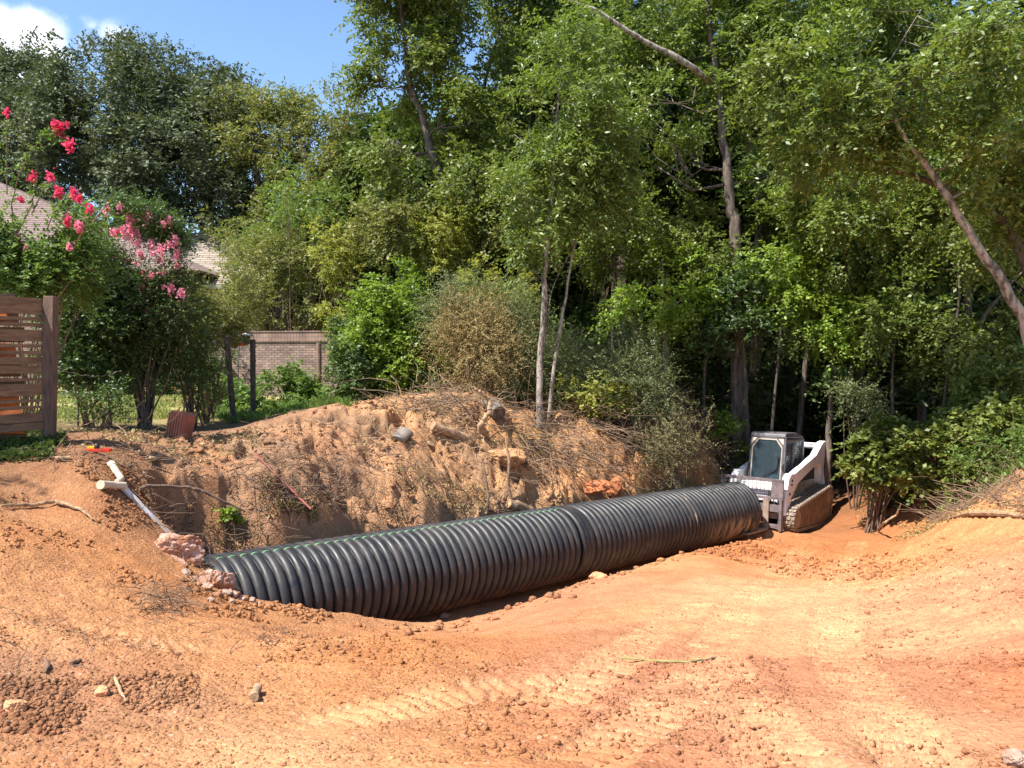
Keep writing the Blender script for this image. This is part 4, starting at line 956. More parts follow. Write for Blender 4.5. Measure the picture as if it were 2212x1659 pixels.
# red plastic scrap with a black knob
sc_ = empty('red_scrap', onG(210,985,.02), R(5), 'small bright red plastic scrap with a black knob on the dirt', 'scrap')
q = MB(); q.prism([(-.14,-.02),(-.10,.035),(.0,.03),(.10,.045),(.17,.02),(.15,-.02),(.02,-.035),(-.08,-.04)], 0, .04, 'xy'); q.build('scrap_plate', mat('bright_red_plastic', (.75,.045,.02), .35, var=.15), sc_, bevel=.006)
lathe([(.001,.10),(.03,.10),(.03,.05),(.02,.03),(.001,.03)], M_BLACK, 'knob', sc_, 12)
MB().box((-.07,0,.055),(.08,.03,.03)).build('yellow_tab', mat('yellow_plastic', (.8,.5,.03), .4), sc_, bevel=.004)
# crushed grey bucket
bk = empty('crushed_bucket', onG(858,957,.05), R(20), 'crushed dark grey plastic bucket lying on the bank', 'bucket'); bk.rotation_euler = (R(62), R(0), R(150))
lathe([(.15,.0),(.16,.0),(.19,.34),(.205,.34),(.205,.36),(.185,.36),(.15,.01),(.001,.01)], mat('dark_grey_plastic', (.10,.105,.115), .45, col2=(.24,.19,.15), thr=(.45,.7)), 'bucket_shell', bk, 28)
bk.scale = (.9, .55, .7)
# red rod
q = MB().tube([onG(553,1010,.12), P(672,1100,10.6)], .014, 8); tag(q.build('metal_rod', mat('dull_red_rod', (.27,.06,.045), .5)), 'thin dull red rod slanting into the trench', 'rod')
q = MB().tube([P(575,1160,10.9) if False else P(655,1120,11.0), P(672,1098,11.2)], .04, 14); tag(q.build('pipe_scrap', M_PVC), 'short grey white pipe scrap among sticks behind the pipe', 'pipe')
# logs and named branches
M_CUT = mat('cut_wood_end', (.45,.31,.19), .8, var=.2)
def log(name, pts_, rad, label, m=M_BARK, n_=14, cat='log', wob=.25, seed=0):
    g = random.Random(seed); out = []; rr = []
    P_ = [Vector(p) for p in pts_]; k = 6
    for i in range(len(P_)-1):
        for j in range(k):
            t = j/k; out.append(P_[i].lerp(P_[i+1], t)+Vector((g.uniform(-1,1), g.uniform(-1,1), g.uniform(-1,1)))*rad[0]*wob); rr.append((rad[i]*(1-t)+rad[i+1]*t)*g.uniform(.9,1.08))
    out.append(P_[-1]); rr.append(rad[-1])
    return tag(MB().tube(out, rr, n_).build(name, m), label, cat)
log('log', [P(1052,872,15.8), P(1078,892,15.3)], [.15,.15], 'thick sawn log end poking out of the brush on top of the bank', M_BARK)
log('log', [onG(1015,945,.10), onG(935,940,.10)], [.10,.09], 'short tan split log lying across the bank below the forked branch', M_WOODY, seed=2)
log('log', [onG(1100,1085,.06), onG(1150,1075,.08)], [.09,.10], 'stubby brown log on the bank just behind the pipe', M_WOODY, seed=3)
log('log', [onG(322,988,.03), onG(350,992,.04)], [.035,.03], 'small weathered log on the dirt below the grooved block', M_WOODY, seed=4)
log('log', [onG(150,998,.03), onG(120,1000,.03)], [.028,.03], 'short log beside the red scrap', M_WOODY, seed=6)
log('wood_chunk', [onG(556,1493,.025), onG(549,1515,.025)], [.022,.024], 'thumb-thick pale wood chunk alone on the foreground dirt', M_WOODY, seed=5, cat='wood')
log('stick', [onG(248,1483,.02), onG(262,1515,.012), onG(273,1530,.01)], [.009,.008,.006], 'straight pale stick in the crumbly patch at lower left', M_WOODY, n_=8, cat='stick')
log('bark_strip', [onG(98,1420,.01), onG(103,1440,.015), onG(98,1450,.01)], [.004,.013,.004], 'curled dark bark strip on the left foreground dirt', M_STICKD, n_=8, cat='bark')
log('stick', [onG(152,1434,.01), onG(175,1430,.01)], [.012,.009], 'stubby brown stick on the left foreground dirt', M_STICKD, n_=8, cat='stick')
log('branch', [onG(0,1098,.03), onG(70,1100,.03), onG(120,1096,.04), onG(170,1112,.03), onG(200,1128,.02)], [.012,.018,.02,.018,.008], 'long pale curved root on the dirt left of the drain pipe', M_WOODY, n_=8, cat='branch', wob=.6)
log('branch', [onG(310,1075,.02), P(302,1056,9.0), P(320,1050,9.3), P(400,1052,9.6), P(440,1062,9.7), P(530,1105,9.9)], [.02,.024,.022,.02,.02,.012], 'dark hooked branch arching over the hole', M_STICKD, n_=8, cat='branch', wob=.4)
log('branch', [onG(1045,940,.10), P(1035,920,14.6), P(1060,888,14.8), P(1055,865,14.9), P(1035,845,14.8), P(1018,835,14.7)], [.07,.05,.045,.04,.03,.012], 'forked bare root standing up on top of the bank', M_WOODY, n_=10, cat='branch', wob=.3)
log('branch', [P(935,962,14.0), P(880,948,14.1), P(850,945,14.2), P(828,958,14.2)], [.05,.04,.03,.012], 'crooked tan root left of the split log', M_WOODY, n_=8, cat='branch', wob=.4)
log('branch', [P(1092,945,14.0), P(1100,1000,13.9), P(1098,1050,13.9), P(1108,1092,13.9)], [.012,.028,.028,.02], 'upright bleached stick on the bank face above the pipe', M_STICK, n_=8, cat='branch', wob=.5)
log('branch', [P(570,1180,10.6), P(610,1135,10.9), P(640,1095,11.1), P(682,1060,11.3)], [.03,.035,.03,.02], 'thick grey stick leaning behind the near half of the pipe', M_STICK, n_=8, cat='branch', wob=.3)
log('branch', [P(640,960,13.5), P(700,952,13.6), P(790,948,13.8), P(830,946,13.8)], [.022,.025,.02,.012], 'long thin branch lying across the brown soil mound', M_STICK, n_=8, cat='branch', wob=.4)
log('branch', [onG(1580,1418,.01), onG(1490,1438,.015), onG(1420,1432,.01), onG(1330,1425,.01)], [.004,.008,.008,.004], 'long green and tan vine stem on the road', mat('green_stem', (.25,.24,.08), .7), n_=6, cat='stem', wob=.5)
log('branch', [onG(1512,1440,.01), P(1525,1425,5.3), P(1545,1420,5.4), P(1580,1418,5.5)], [.006,.008,.007,.003], 'curled tan leaf strip at the end of the vine stem', M_WOODY, n_=6, cat='stem', wob=.4)
log('branch', [onG(1880,1180,.05), P(1950,1120,14.6), P(2010,1082,14.4), P(2018,1060,14.2)], [.03,.03,.022,.012], 'bent bare branch at the foot of the right bank', M_WOODY, n_=8, cat='branch', wob=.4) if False else None
log('branch', [onG(1895,1150,.03), P(1912,1128,15.9), P(1938,1112,15.8), P(1946,1088,15.6)], [.02,.026,.022,.010], 'bent pale stick at the foot of the right bank', M_WOODY, n_=8, cat='branch', wob=.4)
log('branch', [onG(2040,1128,.05), onG(2100,1122,.06), onG(2150,1115,.06), onG(2212,1122,.05)], [.02,.045,.05,.03], 'long bleached branch lying on the right bank', M_WOODY, n_=8, cat='branch', wob=.4)
log('branch', [P(585,1005,11.6), P(610,985,11.9)], [.012,.01], 'small stick end in the rough soil', M_STICK, n_=6, cat='branch') if False else None
log('branch', [onG(1050,1120,.0)+Vector((0,0,.02)), P(1055,1075,13.4), P(1048,1020,13.5), P(1040,990,13.6)], [.02,.024,.02,.012], 'thin upright sapling stem on the bank left of the stubby log', M_STICKD, n_=8, cat='branch', wob=.4)
log('branch', [P(800,1005,12.9), P(830,1015,12.8), P(858,1045,12.6), P(850,1080,12.4)], [.02,.032,.028,.012], 'dark crooked root jutting from the middle of the bank', M_STICKD, n_=8, cat='branch', wob=.5)
# ------------------------------------------------------------------ foliage
def sprays(C, O, g, ntw=10, nl=12, tl=.55, ls=.10, lw=.045, droop=.35, spread=1.0, lift=.15, tri=False):
    """leafy twigs around the clump centres C growing along O: returns vertices, faces, tint"""
    n_ = len(C)*ntw
    c = np.repeat(C, ntw, 0); o = np.repeat(O, ntw, 0)
    d = o*.75 + g.normal(size=(n_,3))*.62*spread; d[:,2] += lift; d /= np.linalg.norm(d, axis=1)[:,None]
    b = c + g.normal(size=(n_,3))*tl*.28; L = tl*g.uniform(.5, 1.25, n_)
    u = (np.arange(nl)+.6)/nl
    side = np.cross(d, [0,0,1.0]) + g.normal(size=(n_,3))*.25; side /= np.linalg.norm(side, axis=1)[:,None]+1e-9
    p = b[:,None,:] + d[:,None,:]*(L[:,None]*u)[:,:,None]
    p[:,:,2] -= droop*(L[:,None]*u**2)
    sg = np.where(np.arange(nl) % 2 == 0, 1., -1.)[None,:,None]
    a = d[:,None,:]*.55 + side[:,None,:]*sg*.85 + g.normal(size=(n_,nl,3))*.38; a[:,:,2] -= droop*.8
    a /= np.linalg.norm(a, axis=2)[:,:,None]
    nrm = g.normal(size=(n_,nl,3))*.55 + o[:,None,:]*.35; nrm[:,:,2] += .8
    w_ = np.cross(a, nrm); w_ /= np.linalg.norm(w_, axis=2)[:,:,None]+1e-9
    s = g.uniform(.6, 1.25, (n_, nl, 1))
    tint = np.repeat(g.uniform(0, 1, len(C)), ntw)[:,None]*.45 + g.uniform(0, 1, (n_, nl))*.55
    l_ = ls*s; w2 = w_*lw*s*.5
    if tri:
        v = np.stack([p - w2, p + a*l_, p + w2], 2).reshape(-1, 3); k = 3
    else:
        v = np.stack([p, p+a*l_*.42-w2, p+a*l_, p+a*l_*.42+w2], 2).reshape(-1, 3); k = 4
    f = np.arange(len(v)).reshape(-1, k)
    return v, f, np.repeat(tint.ravel(), k)
DM = 5.6
def lobe_points(lobes, dens, g, shell=.5, hole=.42):
    C, O = [], []
    for (c, r) in lobes:
        r = np.array(r); area = 4*math.pi*((r[0]*r[1])**1.6/3+(r[0]*r[2])**1.6/3+(r[1]*r[2])**1.6/3)**(1/1.6)
        n_ = max(3, int(area*dens*DM))
        u = g.normal(size=(n_,3)); u /= np.linalg.norm(u, axis=1)[:,None]
        rad = g.uniform(shell, 1.06, n_)**.6
        bump = 1+.48*(fbm(u[:,0]*2.2+c[0], u[:,1]*2.2+u[:,2]*1.7+c[2], 5, 3)-.5)*2
        q = np.array(c)+u*r*(rad*bump)[:,None]
        keep = fbm(q[:,0]*1.1+q[:,1]*.5, q[:,2]*1.1+q[:,1]*.4, 17, 3) > hole+.02
        C.append(q[keep]); O.append((u/r*np.mean(r))[keep])
    C = np.concatenate(C); O = np.concatenate(O); O /= np.linalg.norm(O, axis=1)[:,None]
    return C, O
TOT = [0]
def crown_mesh(name, lobes, lm, parent, seed, dens=1.0, shell=.5, hole=.42, twigs=None, minz=None, **kw):
    g = np.random.default_rng(seed); C, O = lobe_points(lobes, dens, g, shell, hole)
    v, f, t = sprays(C, O, g, **kw); TOT[0] += len(f)
    o = np_mesh(name, v, f, LM[lm], parent, tint=t); return o, C, O
def pxl(px, py, Y, rx, ry, rd=None):
    """lobe: pixel centre and radii at distance Y -> world ellipsoid"""
    c = P(px, py, Y); k = Y/F
    return (c, (rx*k, (rd if rd is not None else (rx+ry)/2*k), ry*k))
def tree(name, label, base, lobes, lm, trunk=None, r0=.2, bark=None, cat='tree', group=None, seed=1, nsub=5, crown_name='crown', limb=True, extra=None, off=0, **kw):
    g = np.random.default_rng(seed+500)
    bx, by = base[0], base[1]; bz = Hz(bx, by)-.1
    root = empty(name, (bx, by, bz), 0, label, cat, group); ofs = np.array([bx, by, bz])
    L = [(np.array(c)-ofs, r) for c, r in lobes]
    cr, C, O = crown_mesh(crown_name, L, lm, root, seed, **kw)
    m = MB()
    tr = [np.zeros(3)] + [np.array(p)-ofs for p in (trunk or [])]
    if not trunk:
        top = max(L, key=lambda q: q[0][2]); mid = sum(q[0] for q in L)/len(L)
        tr += [np.array([mid[0]*.3, mid[1]*.3, top[0][2]*.4]), np.array([mid[0]*.7, mid[1]*.7, top[0][2]*.75]), top[0]+np.array([0,0,top[1][2]*.5])]
    fine_ = []; k = 5
    for i in range(len(tr)-1):
        for j in range(k):
            t = j/k; p0 = tr[max(i-1,0)]; p1 = tr[i]; p2 = tr[i+1]; p3 = tr[min(i+2, len(tr)-1)]
            q = .5*((2*p1)+(-p0+p2)*t+(2*p0-5*p1+4*p2-p3)*t*t+(-p0+3*p1-3*p2+p3)*t**3); fine_.append(q+g.normal(size=3)*r0*.12)
    fine_.append(tr[-1]); nf = len(fine_)
    rad = [r0*(1.25 if i == 0 else 1)*(1-.85*(i/(nf-1))**1.1) for i in range(nf)]
    m.tube(fine_, rad, 10)
    if limb:
        for c, r in L:
            i = min(range(nf), key=lambda q: np.linalg.norm(fine_[q]-c)+1.2*max(0, fine_[q][2]-c[2]+.3*r[2])); i = min(i, nf-2)
            s = fine_[i]; mid = (s+c)/2+np.array([0,0,-.08*np.linalg.norm(c-s)])+g.normal(size=3)*.1
            rr = max(.012, min(rad[i]*.38, .07)); m.tube([s, mid, c], [rr, rr*.75, rr*.5], 7)
            dd = np.linalg.norm(C-c, axis=1); idx = np.argsort(dd+g.uniform(0, np.mean(r)*1.5, len(C)))[:nsub*3:max(1,3)]
            for q in idx:
                a = c+(s-c)*g.uniform(0, .5); b2 = C[q]; m2 = (a+b2)/2+g.normal(size=3)*.12*np.mean(r)
                m.tube([a, m2, b2], [rr*.42, rr*.28, .006], 5, cap=False)
    m.build('trunk', bark or M_BARK, root, recalc=False, smooth=True)
    if extra: extra(root, ofs, C, O)
    return root
def at(px, Y): return (P(px, 800, Y)[0], Y)

# --- far left: live oaks and the lighter trees behind the house
OAK = dict(ntw=9, nl=10, tl=.75, ls=.18, lw=.10, droop=.15, dens=.62, tri=False, nsub=6, hole=.43)
tree('live_oak', 'dark grey green live oak cut by the left edge of the view, under the cloud', at(10,42), [pxl(-40,290,42,150,160), pxl(70,190,42,75,75), pxl(30,150,43,50,40), pxl(90,330,40,100,130), pxl(-160,300,42,120,170)], 'oak', r0=.5, seed=11, **OAK)
tree('live_oak', 'biggest rounded dark green live oak standing behind the house roof', at(270,39), [pxl(270,250,39,160,130), pxl(260,140,40,75,42), pxl(330,165,40,70,50), pxl(190,190,39,70,60), pxl(180,330,37,110,110), pxl(330,370,37,130,110), pxl(250,440,36,140,70), pxl(400,260,39,90,90)], 'oak', r0=.6, seed=12, **OAK)
tree('live_oak', 'dark green live oak with a pointed top right of the biggest one', at(455,38), [pxl(470,230,39,70,60), pxl(462,178,39,36,30), pxl(450,330,37,95,120), pxl(430,440,36,100,80)], 'oak', r0=.4, seed=13, **OAK)
FAR = dict(ntw=9, nl=9, tl=.70, ls=.17, lw=.085, droop=.15, dens=.48, nsub=6, hole=.42)
tree('broadleaf_tree', 'yellow green tree rising just right of the dark oaks', at(560,36), [pxl(545,290,36,75,80), pxl(530,225,37,40,30), pxl(600,330,36,70,90), pxl(540,420,35,90,110)], 'olive', r0=.3, seed=14, **FAR)
tree('broadleaf_tree', 'olive green tree with a flat top between the oaks and the tall grove', at(670,35), [pxl(660,330,35,85,90), pxl(620,265,36,50,40), pxl(720,250,34,45,70), pxl(700,420,34,100,110), pxl(640,470,33,100,90)], 'olive', r0=.3, seed=15, **FAR)
tree('broadleaf_tree', 'mid green tree low behind the olive ones, over the brick wall', at(610,31), [pxl(600,470,31,90,70), pxl(700,520,31,100,90), pxl(560,560,30,70,60)], 'mid', r0=.2, seed=16, **FAR)
tree('broadleaf_tree', 'bright green treetop peeping over the olive trees against the sky', at(620,46), [pxl(625,225,46,40,28), pxl(600,250,46,35,25), pxl(665,245,46,30,20)], 'mid', r0=.2, seed=17, **FAR)

# --- the tall grove, front row
TALL = dict(ntw=10, nl=11, tl=.62, ls=.135, lw=.075, droop=.45, dens=.85, nsub=6, hole=.43)
tree('tall_tree', 'tall tree with a forked trunk rising left of centre at the edge of the sky', (P(978,640,24)[0], 24),
     [pxl(870,60,24,90,100), pxl(840,-60,24,80,90), pxl(930,-70,24,90,110), pxl(825,175,24,50,60), pxl(880,190,24,110,90), pxl(980,120,24,60,60), pxl(960,270,23.5,120,90), pxl(840,300,23.5,85,80), pxl(1000,380,23,80,70), pxl(900,420,24,110,70), pxl(960,20,24.5,60,60)],
     'mid', trunk=[P(978,600,24), P(965,440,24), P(925,300,24), P(880,150,24), P(860,-40,24)], r0=.23, bark=M_BARK, seed=21, **TALL)
tree('tall_tree', 'second tall tree behind the forked one with a straight grey trunk', (P(1020,640,26)[0], 26),
     [pxl(1110,60,27,50,90), pxl(1100,-60,27,60,70), pxl(1090,180,26,80,80), pxl(1010,470,26,70,60), pxl(1080,300,26,80,70), pxl(1120,-100,27,90,80)], 'mid',
     trunk=[P(1018,520,26), P(1028,380,26), P(1035,250,26), P(1080,60,26)], r0=.2, bark=M_BARK, seed=22, **TALL)
ASH = dict(ntw=11, nl=12, tl=.55, ls=.115, lw=.045, droop=.5, dens=1.0, nsub=7, hole=.40)
tree('ash_sapling', 'slender tree with a thin grey trunk on the bank, left of the two thin trunks', (P(1166,910,17)[0], 17),
     [pxl(1190,230,17,85,60), pxl(1280,180,17,60,45), pxl(1110,290,17,50,60), pxl(1230,370,17,70,60), pxl(1290,300,17.3,60,60), pxl(1120,420,17,60,45), pxl(1160,510,17,50,45), pxl(1200,120,17.5,50,40), pxl(1250,60,17.5,50,50), pxl(1170,330,17.6,70,60)],
     'ash', trunk=[P(1166,820,17), P(1175,640,17), P(1178,560,17), P(1188,470,17), P(1200,330,17), P(1210,180,17)], r0=.085, bark=M_BARKL, seed=23, **ASH)
tree('ash_sapling', 'thinnest leaning grey trunk on the bank, right of the two thin trunks', (P(1182,905,17.4)[0], 17.4),
     [pxl(1290,430,17.6,70,50), pxl(1250,470,17.6,50,40), pxl(1310,370,17.6,60,50)], 'ash',
     trunk=[P(1197,790,17.4), P(1222,640,17.4), P(1246,500,17.5), P(1280,400,17.6)], r0=.05, bark=M_BARKL, seed=24, **ASH)
tree('pecan_tree', 'big tree with a thick straight brown trunk behind the loader side of the bank', (P(1597,600,20.6)[0], 20.6),
     [pxl(1560,120,22,130,90), pxl(1450,220,21,110,80), pxl(1700,110,21,130,100), pxl(1640,230,21.5,80,50), pxl(1400,60,23,110,70), pxl(1480,-60,22,150,80), pxl(1700,-60,21,160,80), pxl(1420,360,21,80,80), pxl(1490,350,21,55,50), pxl(1680,370,21,60,60), pxl(1330,150,23,90,110)],
     'ash', trunk=[P(1590,570,20.6), P(1577,430,20.6), P(1560,270,20.6), P(1535,80,20.8), P(1525,-60,21)], r0=.19, bark=M_BARK, seed=25, **dict(ASH, dens=.8, ls=.13, lw=.055))
# bleached limb crossing the top of the view, part of that tree's neighbour
tree('tall_tree', 'tall dark tree at the top centre with a bleached limb reaching left', (P(1440,800,28)[0], 28),
     [pxl(1280,60,27,110,90), pxl(1260,-60,27,120,80), pxl(1400,-60,27,120,80), pxl(1230,170,28,80,70), pxl(1350,230,28,110,90)], 'deep',
     trunk=[P(1440,560,28), P(1440,330,28), P(1430,130,27), P(1400,-60,27)], r0=.3, bark=M_BARKD, seed=26, **dict(TALL, dens=.7))
bl = [P(1500,150,20), P(1420,105,19.8), P(1345,60,19.6), P(1290,22,19.5), P(1225,0,19.5), P(1170,-30,19.5)]
tree('pale_limbed_tree', 'tree whose bleached bare limb slants across the top centre sky edge', (P(1610,800,22.8)[0], 22.8),
     [pxl(1800,200,22,110,90), pxl(1850,60,22,110,90)], 'mid', trunk=[P(1640,500,22.8), P(1600,260,22), *bl], r0=.11, bark=M_BARKL, seed=27, limb=False, **dict(TALL, dens=.7))

# --- right side: leaning tree near the camera, dense wall of leaves
NEAR = dict(ntw=11, nl=12, tl=.50, ls=.10, lw=.056, droop=.4, dens=1.25, nsub=6, hole=.43)
tree('leaning_tree', 'leaning rough barked tree bending left across the right side of the view', (P(2290,860,14)[0], 14),
     [pxl(1950,230,14,130,90), pxl(1850,120,14,120,80), pxl(2080,140,13.5,130,90), pxl(2200,280,13,100,90), pxl(1990,20,13.5,140,70), pxl(2180,30,12.5,140,90), pxl(1800,260,14.5,100,60), pxl(2120,380,14.5,70,50), pxl(1900,350,15,70,50)],
     'ash', trunk=[P(2205,680,14), P(2110,530,14), P(2015,375,14), P(1950,290,14), P(1880,150,14)], r0=.11, bark=M_BARKL, seed=31, **dict(NEAR, dens=.9, ls=.12, lw=.052))
tree('leaning_tree', 'thinner dark leaning trunk above the rough barked one at the right edge', (P(2330,800,15)[0], 15),
     [pxl(1690,180,15,90,60), pxl(1760,330,15.5,80,50), pxl(2230,450,15,90,80), pxl(2300,250,14,120,140)],
     'mid', trunk=[P(2212,565,15), P(2130,445,15), P(2010,392,15), P(1830,330,15), P(1740,240,15), P(1680,150,15)], r0=.10, bark=M_BARKD, seed=32, **NEAR)
tree('broadleaf_tree', 'unseen small leafy tree left of the view, added to shade the fence foot', (-9.6, 6.3),  # added out of view to cast shade on the ground by the fence
     [((-9.6,6.7,5.4),(.9,1.0,.8)), ((-9.7,5.6,5.9),(1.0,1.0,.8))], 'mid', r0=.09, seed=33, **dict(NEAR, dens=1.1))
WALL = [ # px,py,Y,rx,ry, leaf, label
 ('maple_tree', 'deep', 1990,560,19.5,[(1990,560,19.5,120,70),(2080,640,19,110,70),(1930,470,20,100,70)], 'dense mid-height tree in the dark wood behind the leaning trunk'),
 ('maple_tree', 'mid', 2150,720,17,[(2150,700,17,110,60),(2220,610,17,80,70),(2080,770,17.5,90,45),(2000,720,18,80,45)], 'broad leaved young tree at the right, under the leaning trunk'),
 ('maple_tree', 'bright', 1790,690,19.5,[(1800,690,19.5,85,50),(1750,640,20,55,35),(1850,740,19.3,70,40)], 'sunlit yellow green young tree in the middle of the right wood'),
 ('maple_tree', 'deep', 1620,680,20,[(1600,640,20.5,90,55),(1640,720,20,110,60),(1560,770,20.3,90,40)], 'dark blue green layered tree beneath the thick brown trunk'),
 ('maple_tree', 'bright', 1440,620,20.3,[(1430,590,20.5,70,60),(1400,660,20.3,75,50),(1470,650,20.3,65,45)], 'brightest lime green young tree right of the thin trunks'),
 ('maple_tree', 'mid', 1480,480,22,[(1460,470,22,75,70),(1380,480,23,70,60)], 'mid green tree filling the gap left of the thick brown trunk'),
 ('maple_tree', 'mid', 1720,500,22,[(1740,490,22,95,80),(1820,430,22,100,70)], 'mid green tree right of the thick brown trunk'),
 ('maple_tree', 'mid', 1850,560,21,[(1860,570,21,90,70),(1900,640,21,90,50)], 'green understory tree between the sunlit young tree and the leaning trunk'),
 ('maple_tree', 'ash', 2100,280,18,[(2060,300,18,130,90),(2180,180,17,130,100),(1960,380,19,80,60)], 'leafy crown behind the leaning trunk at the upper right'),
 ('maple_tree', 'mid', 1850,250,23,[(1850,260,23,130,100),(1750,180,24,110,90),(1900,100,23,130,90)], 'high leafy crown filling the upper right of the wood'),
 ('maple_tree', 'deep', 2000,830,18.5,[(2060,830,18.5,90,40),(2150,850,17,80,40),(1830,830,19.5,60,25)], 'low dark leafed tree in the shade at the right'),
]
for i, (nm, lm, px, py, Y, lb, lab) in enumerate(WALL):
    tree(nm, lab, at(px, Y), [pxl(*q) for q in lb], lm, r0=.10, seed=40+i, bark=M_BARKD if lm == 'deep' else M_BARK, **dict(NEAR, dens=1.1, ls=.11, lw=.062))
FILL = [('maple_tree','mid',1180,620,21.5,[(1150,600,21.5,80,60),(1240,560,21.5,70,60)],'green young tree behind the two thin trunks'),
 ('maple_tree','ash',1320,480,21,[(1330,470,21,80,60),(1290,560,21,70,50),(1370,560,21,60,50)],'leafy green tree between the right thin trunk and the thick brown trunk'),
 ('maple_tree','bright',1660,560,19.6,[(1680,560,19.6,70,45),(1720,620,19.4,60,35)],'sunlit young tree just right of the thick brown trunk'),
 ('maple_tree','ash',1800,420,18.5,[(1790,420,18.5,100,60),(1860,480,18,80,55),(1700,450,19,60,45)],'light green spreading tree in the upper middle of the right wood'),
 ('maple_tree','mid',2030,480,17.5,[(2030,470,17.5,70,55),(2160,520,16.5,80,60)],'green crown seen past both sides of the leaning trunk'),
 ('maple_tree','ash',1930,700,18,[(1930,690,18,70,40),(1980,620,18,60,40),(1890,780,18.4,60,30)],'light green layered young tree left of the broad leaved one'),
 ('maple_tree','mid',2180,820,16,[(2190,800,16,70,50),(2120,860,16,60,35)],'green leafy young tree at the right edge above the vine tangle'),
 ('maple_tree','mid',1520,640,20.8,[(1520,650,20.8,55,60),(1540,560,21,50,50)],'mid green young tree at the left foot of the thick brown trunk'),
 ('maple_tree','olive',1090,480,22.5,[(1080,470,22.5,60,60),(1130,420,22.5,50,50)],'olive green tree between the forked trunk and the thin trunks'),
 ('maple_tree','olive',900,520,22,[(880,500,22.3,70,50),(800,480,23,60,50)],'olive green tree behind the climbing vine column')]
for i, (nm, lm, px, py, Y, lb, lab) in enumerate(FILL):
    tree(nm, lab, at(px, Y) if px != 1800 else at(1925, 22), [pxl(*q) for q in lb], lm, r0=.05, bark=M_BARKD, seed=240+i, **dict(NEAR, dens=1.0, ls=.11, lw=.062))
# --- second rows close the wood; unique trunks, larger leaves
BACK = dict(ntw=8, nl=8, tl=.85, ls=.26, lw=.16, droop=.35, dens=.42, nsub=3, hole=.38, tri=False)
rb = random.Random(5)
backs = [(760,430,33,'mid'),(860,520,31,'deep'),(960,560,30,'mid'),(1060,600,29,'deep'),(1160,560,28,'deep'),(1260,640,27,'deep'),(1340,560,27,'mid'),(1450,420,29,'deep'),(1560,380,30,'mid'),(1680,560,27,'deep'),(1800,520,28,'deep'),(1920,600,27,'deep'),(2050,520,26,'deep'),(2180,560,25,'deep'),(2280,500,22,'mid'),
         (1150,300,31,'mid'),(1300,250,32,'mid'),(1700,300,31,'mid'),(1950,300,30,'deep'),(2150,300,28,'deep')]
words_ = ['left part','middle','right part']
BL = {760:'back row tree behind the olive trees, left end of the grove',860:'dark back row tree behind the forked trunk',960:'back row tree seen between the forked trunks',1060:'dark back row tree behind the dry bush',1160:'dark back row tree behind the left thin trunk',1260:'dark back row tree behind the right thin trunk',
      1340:'back row tree left of the lime green one',1450:'dark back row tree above the lime green one',1560:'back row tree behind the thick brown trunk',1680:'dark back row tree over the loader cab',1800:'dark back row tree behind the sunlit young tree',1920:'dark back row tree under the thin leaning trunk',2050:'dark back row tree behind the dense mid-height tree',
      2180:'dark back row tree behind the broad leaved young tree',2280:'tree at the right edge behind the leaning trunks',1150:'high back row crown above the left thin trunk',1300:'high back row crown below the bleached limb',1700:'high back row crown right of the thick brown trunk',1950:'high dark crown in the upper right wood',2150:'high dark crown at the upper right corner'}
for i, (px, py, Y, lm) in enumerate(backs):
    lb = [pxl(px, py, Y, 95, 110), pxl(px+rb.uniform(-60,60), py-140, Y+rb.uniform(-1,1), 90, 90), pxl(px+rb.uniform(-60,60), py+130, Y, 80, 70), pxl(px, py-270, Y, 85, 80)]
    if px < 900: lb = [pxl(px+30, py, Y, 75, 100), pxl(px+50, py-90, Y, 50, 70), pxl(px, py+120, Y, 80, 70)]
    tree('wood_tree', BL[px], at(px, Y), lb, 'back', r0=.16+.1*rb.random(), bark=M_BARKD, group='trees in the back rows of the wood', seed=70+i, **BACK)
# the far wood beyond them as one mass
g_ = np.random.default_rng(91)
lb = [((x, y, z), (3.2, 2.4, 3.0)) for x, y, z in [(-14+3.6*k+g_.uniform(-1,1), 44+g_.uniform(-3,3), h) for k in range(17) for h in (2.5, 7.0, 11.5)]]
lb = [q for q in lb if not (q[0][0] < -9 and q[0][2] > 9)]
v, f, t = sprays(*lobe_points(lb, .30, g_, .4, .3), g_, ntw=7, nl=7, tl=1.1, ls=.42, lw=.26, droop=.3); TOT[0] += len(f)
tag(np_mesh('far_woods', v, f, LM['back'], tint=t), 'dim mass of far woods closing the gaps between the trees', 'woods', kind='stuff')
UND = dict(ntw=9, nl=9, tl=.6, ls=.16, lw=.10, droop=.3, dens=.55, hole=.34, nsub=4)
for i, (px, py, Y, rx, ry, lab) in enumerate([(1130,740,23,90,70,'dim understory shrub behind the left thin trunk'),(1280,760,22.5,90,80,'dim understory shrub behind the right thin trunk'),(1420,780,22,90,70,'dim understory shrub behind the tall feathery shrub'),
   (1560,860,22.5,80,60,'dim understory shrub left of the loader cab'),(1700,850,25,110,80,'dim understory shrub far behind the loader cab'),(1860,840,26,110,90,'dim understory shrub far behind, right of the loader'),(1980,760,22,100,80,'dim understory tree under the dense mid-height one'),
   (2140,830,20,100,70,'dim understory shrub behind the vine tangle'),(960,720,23,70,70,'dim understory shrub between the bright bush and the dry bush'),(1800,960,27,120,60,'dim low shrub in the gap right of the loader arm'),(1650,950,26,90,60,'dim low shrub hidden behind the cab'),(1960,920,23,80,60,'dim shrub behind the vine wrapped trunk')]):
    tree('understory_shrub', lab, at(px, Y), [pxl(px, py, Y, rx, ry), pxl(px+30, py+ry*.8, Y-.3, rx*.8, ry*.5)], 'back', r0=.04, bark=M_BARKD, cat='shrub', group='dim shrubs under the wood', crown_name='foliage', seed=150+i, **UND)
